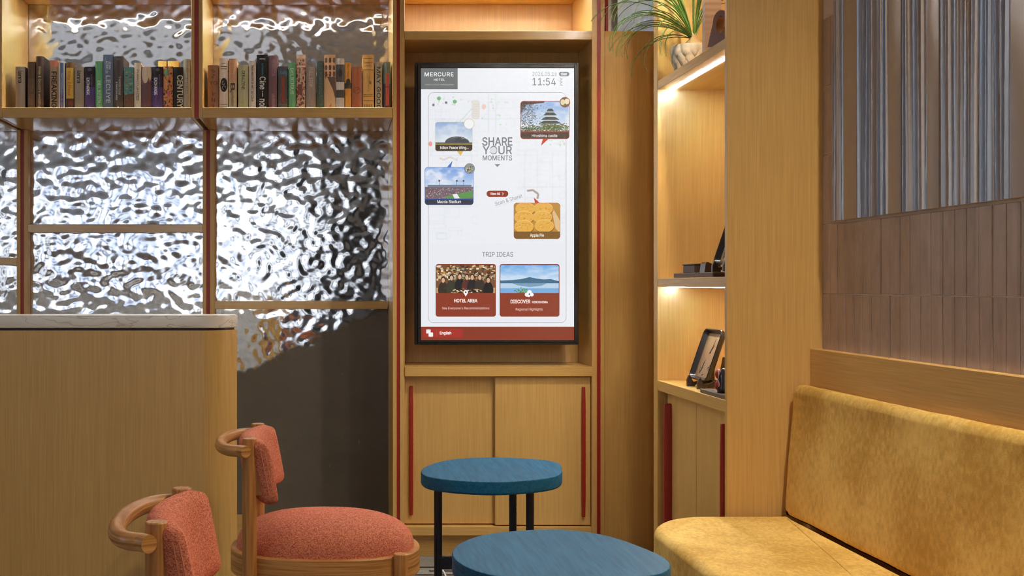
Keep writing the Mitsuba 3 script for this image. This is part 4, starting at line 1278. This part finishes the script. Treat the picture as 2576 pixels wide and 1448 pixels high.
sheet = Image.new('RGB', (BW * len(cells), BH + 20))
for i, c in enumerate(cells):
    sheet.paste(c, (i * BW, 20))
    ImageDraw.Draw(sheet).rectangle([i * BW, 0, i * BW + BW - 1, 19], books[i][3])
scene['book_print'] = {'type': 'principled', 'base_color': proc(printed(sheet)), 'roughness': 0.5, 'specular': 0.35}
SW, SH = sheet.size
for i, (x0, x1, top, cover, label, depth, back, ci, grp) in enumerate(books):
    off = 0 if i < nL else 500
    u = uB + back / K
    X0, X1 = xx(off + x0 / 4.954, u), xx(off + x1 / 4.954, u)
    Z0, Z1 = ZS1 + .0002, zz(100 + top / 4.954, u)
    Y0 = yy(u); Y1 = Y0 + depth
    key = thing('book', label, 'book')
    ua, ub, va, vb = (ci * BW + 1) / SW, (ci * BW + BW - 1) / SW, 0.002, BH / SH - .002
    uc, vc = (ci * BW + BW / 2) / SW, 1 - 8 / SH
    V, Fc, UV = [], [], []
    def quad(pts, uvs):
        b = len(V); V.extend(pts); UV.extend(uvs); Fc.extend([[b, b + 1, b + 2], [b, b + 2, b + 3]])
    t_ = .002
    # spine, slightly rounded across its width
    n = 6
    for k in range(n):
        a, b = k / n, (k + 1) / n
        ya, yb = (Y0 + .004 * (2 * s - 1) ** 2 for s in (a, b))
        xa, xb = X0 + (X1 - X0) * a, X0 + (X1 - X0) * b
        quad([(xa, ya, Z0), (xb, yb, Z0), (xb, yb, Z1), (xa, ya, Z1)], [(ua + (ub - ua) * a, va), (ua + (ub - ua) * b, va), (ua + (ub - ua) * b, vb), (ua + (ub - ua) * a, vb)])
        quad([(xa, ya, Z1), (xb, yb, Z1), (xb, Y0 + .006, Z1), (xa, Y0 + .006, Z1)], [(uc, vc)] * 4)
    cc = [(uc, vc)] * 4
    for xo, xi in ((X0, X0 + t_), (X1, X1 - t_)):
        ps = [(xo, Y0 + .004, Z0), (xo, Y1, Z0), (xo, Y1, Z1), (xo, Y0 + .004, Z1)]
        pi_ = [(xi, Y0 + .006, Z0), (xi, Y1, Z0), (xi, Y1, Z1), (xi, Y0 + .006, Z1)]
        s = 1 if xo == X1 else -1
        quad(ps if s > 0 else ps[::-1], cc); quad(pi_[::-1] if s > 0 else pi_, cc)
        quad([ps[1], pi_[1], pi_[2], ps[2]], cc); quad([ps[3], ps[2], pi_[2], pi_[3]], cc); quad([ps[0], pi_[0], pi_[1], ps[1]], cc)
    part(key, 'cover', trimesh.Trimesh(V, Fc, process=False), 'book_print', False, uv=UV)
    part(key, 'pages', box(X0 + t_, X1 - t_, Y0 + .006, Y1 - .003, Z0 + .001, Z1 - .003, 0), 'paper')

# ------------------------------------------------------------------ things on the corner cabinet
for x0, x1, mat, h, dy, lab in ((1524, 1530, 'red_lacquer', .235, .0, 'thin red book standing on the corner cabinet'), (1530.5, 1537.5, 'white_paint', .30, .004, 'white book standing on the corner cabinet'),
                                (1538, 1541.5, 'grey_paint', .30, .006, 'thin grey book between the white and the dark one on the corner cabinet'), (1542, 1555, 'dark_wood', .31, .01, 'thick dark brown book standing on the corner cabinet')):
    a, b = xx(x0, 3.75), xx(x1, 3.75)
    y0 = yy(3.75) + dy
    k = thing('book', lab, 'book')
    part(k, 'cover', cat([box(a, b, y0, y0 + .002, ZC, ZC + h, 0), box(a, a + .0015, y0 + .002, y0 + .2, ZC, ZC + h, 0), box(b - .0015, b, y0 + .002, y0 + .2, ZC, ZC + h, 0)]), mat)
    part(k, 'pages', box(a + .0016, b - .0016, y0 + .003, y0 + .196, ZC + .0003, ZC + h - .004, 0), 'paper')

# ------------------------------------------------------------------ things on the display shelves
PP = thing('potted_palm', 'grassy green palm in a scaled ceramic pot on the lit top shelf', 'plant')
px0, py0, pz0 = 1.174, yy(3.09), 1.777
prof_ = [(0, pz0), (.038, pz0), (.042, pz0 + .004), (.054, pz0 + .045), (.0595, pz0 + .086), (.0585, pz0 + .091), (.055, pz0 + .091), (.050, pz0 + .07), (0, pz0 + .07)]
pot = part(PP, 'pot', lathe(prof_, 48, (px0, py0, 0)), 'pot_ceramic', 40)
# overlapping scales pressed into the pot wall
for row in range(3):
    n = 12
    for k in range(n):
        a0 = (k + .5 * (row % 2)) * 2 * np.pi / n
        ztop = pz0 + .088 - row * .026
        pts = []
        A, B = np.meshgrid(np.linspace(-1, 1, 7), np.linspace(0, 1, 7))
        ang = a0 + A * (np.pi / n) * np.where(B < .5, 1, np.sqrt(np.maximum(0, 1 - ((B - .5) * 2) ** 1.6)))
        z = ztop - B * .042
        r = np.interp(z, [pz0, pz0 + .004, pz0 + .045, pz0 + .086, pz0 + .091], [.038, .042, .054, .0595, .0588]) + .0010 + .0075 * (1 - A ** 2) * (.35 + .65 * B) * (1 - B ** 6)
        v = np.stack([px0 + r * np.cos(ang), py0 + r * np.sin(ang), np.maximum(z, pz0 + .001)], -1).reshape(-1, 3)
        i, j = np.meshgrid(np.arange(6), np.arange(6), indexing='ij'); q = (i * 7 + j).ravel()
        part(pot, 'scale', trimesh.Trimesh(v, np.vstack([np.stack([q, q + 8, q + 1], 1), np.stack([q, q + 7, q + 8], 1)]), process=False), 'pot_ceramic', True)
part(PP, 'bulb', lathe([(0, pz0 + .068), (.030, pz0 + .070), (.034, pz0 + .085), (.026, pz0 + .103), (.014, pz0 + .114), (.010, pz0 + .135), (0, pz0 + .136)], 24, (px0 + .012, py0, 0)), 'bulb_bark', True)
part(PP, 'soil', lathe([(0, pz0 + .0705), (.0495, pz0 + .0705), (.0495, pz0 + .073), (0, pz0 + .076)], 24, (px0, py0, 0)), 'dark_wood', True)
lr = random.Random(42)


def leaf(az, lift, length, droop, w):
    """A strap leaf leaving the bulb's top, rising and then arching over."""
    n = 18
    p = np.array([px0 + .012 + .006 * math.cos(az), py0 + .006 * math.sin(az), pz0 + .118])
    el = lift
    pts = [p]
    for k in range(n):
        s = (k + 1) / n
        el -= droop / n * (.4 + 1.2 * s)
        step = length / n
        p = p + step * np.array([math.cos(az) * math.cos(el), math.sin(az) * math.cos(el), math.sin(el)])
        p[0] = min(p[0], RX - .02); p[1] = min(p[1], yDF - .012) if p[0] > SX - .02 else p[1]
        if p[0] > SX - .004: p[2] = max(p[2], pz0 + .006)
        pts.append(p)
    pts = np.array(pts)
    side = np.array([-math.sin(az), math.cos(az), 0])
    s = np.linspace(0, 1, n + 1)
    ww = w * np.minimum(1, .55 + 1.6 * s) * np.clip((1 - s) * 2.2, .05, 1) ** .8
    t = np.gradient(pts, axis=0); t /= np.linalg.norm(t, axis=1, keepdims=True)
    nr = np.cross(t, side)
    a, b = pts + side * ww[:, None], pts - side * ww[:, None]
    c, d = pts - nr * (.0012 + ww[:, None] * .35), pts + nr * .0006
    v = np.stack([a, c, b, d], 1).reshape(-1, 3)
    i, j = np.meshgrid(np.arange(n), np.arange(4), indexing='ij')
    q = np.stack([i * 4 + j, i * 4 + (j + 1) % 4, (i + 1) * 4 + (j + 1) % 4, (i + 1) * 4 + j], -1).reshape(-1, 4)
    return trimesh.Trimesh(v, np.vstack([q[:, [0, 1, 2]], q[:, [0, 2, 3]]]), process=False)


specs = []
for k in range(22): specs.append((lr.uniform(2.3, 4.0), lr.uniform(.75, 1.4), lr.uniform(.28, .46), lr.uniform(1.5, 2.7), lr.uniform(.0014, .0028)))
for k in range(12): specs.append((lr.uniform(2.0, 5.2), lr.uniform(1.2, 1.5), lr.uniform(.30, .45), lr.uniform(.3, 1.0), lr.uniform(.003, .005)))
for k in range(12): specs.append((lr.uniform(2.5, 4.0), lr.uniform(.2, .8), lr.uniform(.20, .36), lr.uniform(1.4, 2.4), lr.uniform(.0013, .0024)))
for k in range(6): specs.append((lr.uniform(-.9, .9), lr.uniform(1.2, 1.5), lr.uniform(.18, .26), lr.uniform(.6, 1.6), lr.uniform(.002, .004)))
for i, sp in enumerate(specs):
    part(PP, 'leaf', leaf(*sp), f'leaf_green_{i % 3}', True)

PL = thing('wooden_plaque', 'tall pale wooden plaque with wavy grain beside the palm', 'plaque')
ya, yb = yy(2.83), yy(2.83) + .028
o = [(1.122, 1.777), (1.122, 1.935), (1.128, 1.955), (1.145, 1.972), (1.172, 1.982), (1.172, 1.777)]
part(PL, 'slab', extrude(o, 'y', ya, yb), 'plaque_wood', 25)
HB = thing('wooden_holder', 'small brown wooden holder with an oval hole beside the pale plaque', 'ornament')
t = np.linspace(0, np.pi, 16)
yc, zc_ = yy(2.715), 1.777
ol = np.vstack([[(-.052, 0)], np.column_stack([-.030 * np.cos(t), .066 + .032 * np.sin(t)]), [(.052, 0)]])
hole = np.column_stack([.017 * np.cos(np.linspace(0, 2 * np.pi, 28)), .056 + .026 * np.sin(np.linspace(0, 2 * np.pi, 28))])
pg = Polygon(ol, [hole])
m = trimesh.creation.extrude_polygon(pg, .03, engine='earcut')
v = m.vertices.copy(); m.vertices = np.column_stack([1.108 + v[:, 2], yc + v[:, 0], zc_ + v[:, 1]]); m.fix_normals()
m.apply_translation([-1.123, -yc, 0]); m.apply_transform(trimesh.transformations.rotation_matrix(.45, [0, 0, 1])); m.apply_translation([1.132, yc, 0])
part(HB, 'body', m, 'walnut', 25)

ZM = 1.099
WT = thing('wooden_board', 'flat dark wooden board on the middle display shelf', 'board')
part(WT, 'board', box(1.125, 1.30, yy(2.78), yy(3.10), ZM, ZM + .0155, .002), 'dark_wood')
WB = thing('wooden_box', 'small dark wooden box on the dark board', 'box')
part(WB, 'body', box(1.150, 1.235, yy(2.985), yy(3.085), ZM + .0158, ZM + .041, .002), 'dark_wood')
part(WB, 'lid', box(1.148, 1.237, yy(2.983), yy(3.087), ZM + .0412, ZM + .046, .0015), 'dark_wood')


def tray_on_stand(x, y, z, w, h, labels_, s=1.0):
    """A lacquer tray leaning back (towards +x) on a black easel, facing -x; (x, y) is the middle of its lower edge."""
    ST = thing('plate_stand', labels_[1], 'stand')
    for sgn in (-1, 1):
        yo = y + sgn * w * .30
        o = np.array([(-.022, 0), (-.022, .020), (-.017, .034), (-.012, .036), (-.009, .026), (-.002, .014), (.016, .018), (.046, .030), (.060, .10), (.066, .10), (.066, .014), (.070, 0), (.056, 0), (.050, .006), (.006, .006), (0, 0)]) * s
        part(ST, 'foot', extrude(o + [x, z], 'y', yo - .006, yo + .006), 'black_lacquer')
    part(ST, 'crossbar', box(x + .040 * s, x + .052 * s, y - w * .30, y + w * .30, z + .012 * s, z + .026 * s, .001), 'black_lacquer')
    TR = thing('lacquer_tray', labels_[0], 'tray')
    # rounded rectangle with a raised rim, built flat then tipped back
    hw, hh, r = w / 2, h / 2, .022
    t = np.linspace(0, np.pi / 2, 8)
    cs = [(hw - r, hh - r, 0), (-hw + r, hh - r, 1), (-hw + r, -hh + r, 2), (hw - r, -hh + r, 3)]
    o = np.vstack([np.column_stack([cx_ + r * np.cos(t + q * np.pi / 2), cy_ + r * np.sin(t + q * np.pi / 2)]) for cx_, cy_, q in cs])
    base = loft(o, [(.014, 1, -.002), (.012, 1, .0018)])
    rim = ring(o, [(.014, -.002), (.004, .004), (0, .016), (.003, .018), (.006, .016), (.013, .0018)])
    ang = .33
    up = np.array([math.sin(ang), 0, math.cos(ang)]); nrm = np.array([-math.cos(ang), 0, math.sin(ang)])
    M = np.eye(4); M[:3, 0] = [0, -1, 0]; M[:3, 1] = up; M[:3, 2] = nrm
    M[:3, 3] = np.array([x + .008 * s, y, z + .020 * s]) + up * hh
    outs = []
    for mm, nm, mat in ((base, 'panel', 'tray_face'), (rim, 'rim', 'black_lacquer')):
        mm.apply_transform(M)
        part(TR, nm, mm, mat, 30)
    # painted sprigs: thin raised brushwork on the tray's face
    q = random.Random(5)
    def brush(a, b, wd):
        n = 6
        p = np.array([np.array(a) * (1 - k) + np.array(b) * k + [.004 * math.sin(3 * k), 0] for k in np.linspace(0, 1, n)])
        p3 = np.array([M[:3, 3] + M[:3, 0] * c[0] + M[:3, 1] * c[1] + M[:3, 2] * .0019 for c in p])
        return tube(p3, wd * np.linspace(1, .3, n), 6)
    bits = [brush((-.004, .014), (.010, .058), .0011), brush((.000, .020), (.014, .034), .0016), brush((-.006, .008), (.000, .020), .0022)]
    for k in range(5): bits.append(brush((-.045, -.062), (-.045 + q.uniform(-.02, .03), -.062 + q.uniform(.012, .05)), .0010))
    bits += [brush((.026, -.040), (.040, -.026), .0016), brush((.026, -.040), (.034, -.050), .0014), brush((-.012, -.066), (-.004, -.062), .0016)]
    part(TR, 'brushwork', cat(bits), 'black_lacquer', True)
    return ST


scene['tray_face'] = plain(lin(150, 116, 80), 0.28, 0.6, clearcoat=0.4)
tray_on_stand(1.140, yy(2.735), ZM + .0158, .17, .17, ('lacquer tray leaning on the middle display shelf, half hidden by the oak panel', 'black plate stand on the dark board of the middle display shelf'), .9)
ZCN = .748
tray_on_stand(1.160, yy(2.975), ZCN, .190, .172, ('brown lacquer tray with painted sprigs leaning on the display counter', 'black plate stand on the display counter'), 1.0)
DB = thing('black_wedge', 'small black wedge-shaped ornament beside the dark wooden box', 'ornament')
o = np.array([(0, 0), (.004, .028), (.010, .033), (.018, .030), (.050, .006), (.052, 0)])
part(DB, 'body', extrude(o + [1.150, ZM + .0158], 'y', yy(2.905), yy(2.945)), 'black_lacquer', 30)
SB = thing('slate_board', 'thin grey slate board on the display counter', 'board')
part(SB, 'board', box(1.112, 1.30, yy(2.67), yy(2.842), ZCN, ZCN + .0115, .0012), 'slate')
scene['slate'] = plain(lin(92, 84, 78), 0.35)
FG = thing('red_figurine', 'small black figurine with round red faces on the slate board', 'figurine')
fx_, fy_, fz_ = 1.142, yy(2.735), ZCN + .0115
part(FG, 'body', lathe([(0, fz_), (.020, fz_), (.023, fz_ + .012), (.018, fz_ + .030), (.021, fz_ + .050), (.014, fz_ + .068), (0, fz_ + .074)], 28, (fx_, fy_, 0)), 'black_lacquer', True)
for dz, rr_ in ((.022, .016), (.054, .0145)):
    m = trimesh.creation.icosphere(3, rr_); m.apply_scale([.8, 1, 1.1]); m.apply_translation([fx_ - .014, fy_ + .006, fz_ + dz])
    part(FG, 'face', m, 'red_lacquer', True, label='glossy red round face')
    a = np.linspace(0, 2 * np.pi, 30)
    part(FG, 'rim', tube(np.column_stack([np.full(30, fx_ - .019), fy_ + .006 + rr_ * .92 * np.cos(a), fz_ + dz + rr_ * 1.0 * np.sin(a)]), .0011, 6, False), 'white_cord', True, label='thin white rim')
CB = thing('cable', 'thin white cable on the carpet behind the nearest blue table', 'cable')
part(CB, 'wire', tube([[xx(1116, 3.47), yy(3.50), .004], [xx(1119, 3.45), yy(3.47), .004], [xx(1122, 3.42), yy(3.43), .004], [xx(1123, 3.3), yy(3.30), .004], [xx(1110, 3.0), yy(3.0), .004]], .0035, 8), 'white_cord', True)

# ------------------------------------------------------------------ ceiling lamps, added fill lights and things behind the camera
for x, y, e, where in ((1.305, 2.12, 150, 'over the far end of the bench'), (1.305, .9, 150, 'over the near end of the bench'), (-.9, 4.2, 60, 'before the left shelves'), (-.35, 1.0, 50, 'over the nearest chair'), (-1.2, -1.2, 120, 'near the windows')):
    DLT = thing('downlight', f'black cylinder downlight on the ceiling {where}', 'ceiling light', 'ceiling downlights')
    can = [(.0, CEIL - .004), (.0, CEIL - .0005), (.052, CEIL - .0005), (.052, CEIL - .030), (.048, CEIL - .030), (.048, CEIL - .004)]
    part(DLT, 'can', lathe(can + [can[0]], 32, (x, y, 0)), 'black_plastic', 30)
    m = trimesh.creation.cylinder(.0475, .003, sections=28); m.apply_translation([x, y, CEIL - .0065])
    part(DLT, 'lens', m, 'led_diffuser', emit=WARM * e * (DOWN if 'bench' in where else ROOM) / 10, weight=3.0 if 'bench' in where else 1.0)
DLT = thing('downlight', 'small cool white fill light added over the corner cabinet', 'ceiling light')
part(DLT, 'trim', lathe([(0, CEIL - .0005), (.04, CEIL - .0005), (.04, CEIL - .012), (.036, CEIL - .012), (.036, CEIL - .004), (0, CEIL - .004)], 28, (1.16, yy(3.86), 0)), 'white_paint', 30)
m = trimesh.creation.cylinder(.035, .003, sections=24); m.apply_translation([1.16, yy(3.86), CEIL - .0065])
part(DLT, 'lens', m, 'led_diffuser', emit=np.array([.70, .84, 1.0]) * 260)  # added cool light that brightens the blue-grey wall, source unknown
src, aim = np.array([1.045, 3.60, CEIL - .12]), np.array([1.09, yD, 1.25])
dv = (aim - src) / np.linalg.norm(aim - src)
sd = np.cross(dv, [0, 0, 1.0]); sd /= np.linalg.norm(sd)
M = np.eye(4); M[:3, 0], M[:3, 1], M[:3, 2], M[:3, 3] = sd, np.cross(dv, sd), dv, src
SPT = thing('spotlight', 'tilted black ceiling spotlight aimed at the corner cabinet', 'ceiling light')
m = lathe([(0, -.07), (.049, -.07), (.049, .085), (.0455, .085), (.0455, -.004), (0, -.004), (0, -.07)], 32); m.apply_transform(M)
part(SPT, 'can', m, 'black_plastic', 30)
part(SPT, 'stem', tube([src - dv * .03, [*(src - dv * .03)[:2], CEIL - .001]], .008, 10), 'black_plastic', True)
m = trimesh.creation.cylinder(.045, .003, sections=28); m.apply_translation([0, 0, -.002]); m.apply_transform(M)
part(SPT, 'lens', m, 'led_diffuser', emit=WARM * WASH, weight=3.0)
LP = thing('fill_light_panel', 'large cool white fill panel added at the ceiling over the chairs', 'ceiling light')
part(LP, 'frame', ring(np.array([[-2.3, 1.7], [-.35, 1.7], [-.35, 3.5], [-2.3, 3.5]]), [(-.03, CEIL - .03), (-.001, CEIL - .03), (-.001, CEIL - .0005), (-.03, CEIL - .0005)]), 'white_paint')
part(LP, 'diffuser', box(-2.3, -.35, 1.7, 3.5, CEIL - .022, CEIL - .002, 0), 'led_diffuser', emit=np.array([.90, .97, 1.08]) * PANEL, weight=3.0)  # unseen glowing panel added for soft light and a paler reflection
RD = thing('reception_desk', 'pale reception desk by the windows behind the camera', 'desk')
part(RD, 'body', box(-3.4, -1.5, -2.6, -2.1, 0, 1.12), 'pale_laminate')
scene['pale_laminate'] = plain(lin(196, 176, 160), 0.5)
part(RD, 'top', box(-3.44, -1.46, -2.64, -2.06, 1.12, 1.16), 'marble')
for x0, x1, y0, h, mat, lab in ((-16, -11.5, -15, 9, 'white_paint', 'tall white building across the street, leftmost'), (-10.2, -7.6, -17, 6, 'white_paint', 'white building across the street'),
                                (-5.4, -3.6, -15, 7.5, 'blue_grey_panel', 'narrow blue-grey building across the street'), (-1.6, 1.5, -18, 8, 'white_paint', 'wide white building across the street')):
    BG = thing('street_building', lab, 'building')
    part(BG, 'wall', box(x0, x1, y0 - 4, y0, -.1, h, 0), mat)
    n = int((x1 - x0) / 1.1)
    for k in range(n):
        for fl in range(int(h / 1.6)):
            xw = x0 + (k + .5) * (x1 - x0) / n
            part(BG, 'window', box(xw - .36, xw + .36, y0, y0 + .03, .5 + fl * 1.6, 1.5 + fl * 1.6, 0), 'slate')
struct('street', box(-30, 20, -40, FRONT - .2, -.12, -.02, 0), 'grey_paint')
PB = thing('added_blocks', 'long grey planter added behind the camera for their reflection in the steel', 'blocks')
part(PB, 'box', cat([box(-.45, 1.3, -3.7, -3.35, 0, .78), box(-.95, -.45, -3.7, -3.35, 0, .42)]), 'grey_paint')  # unseen grey blocks added to shape the reflection in the steel
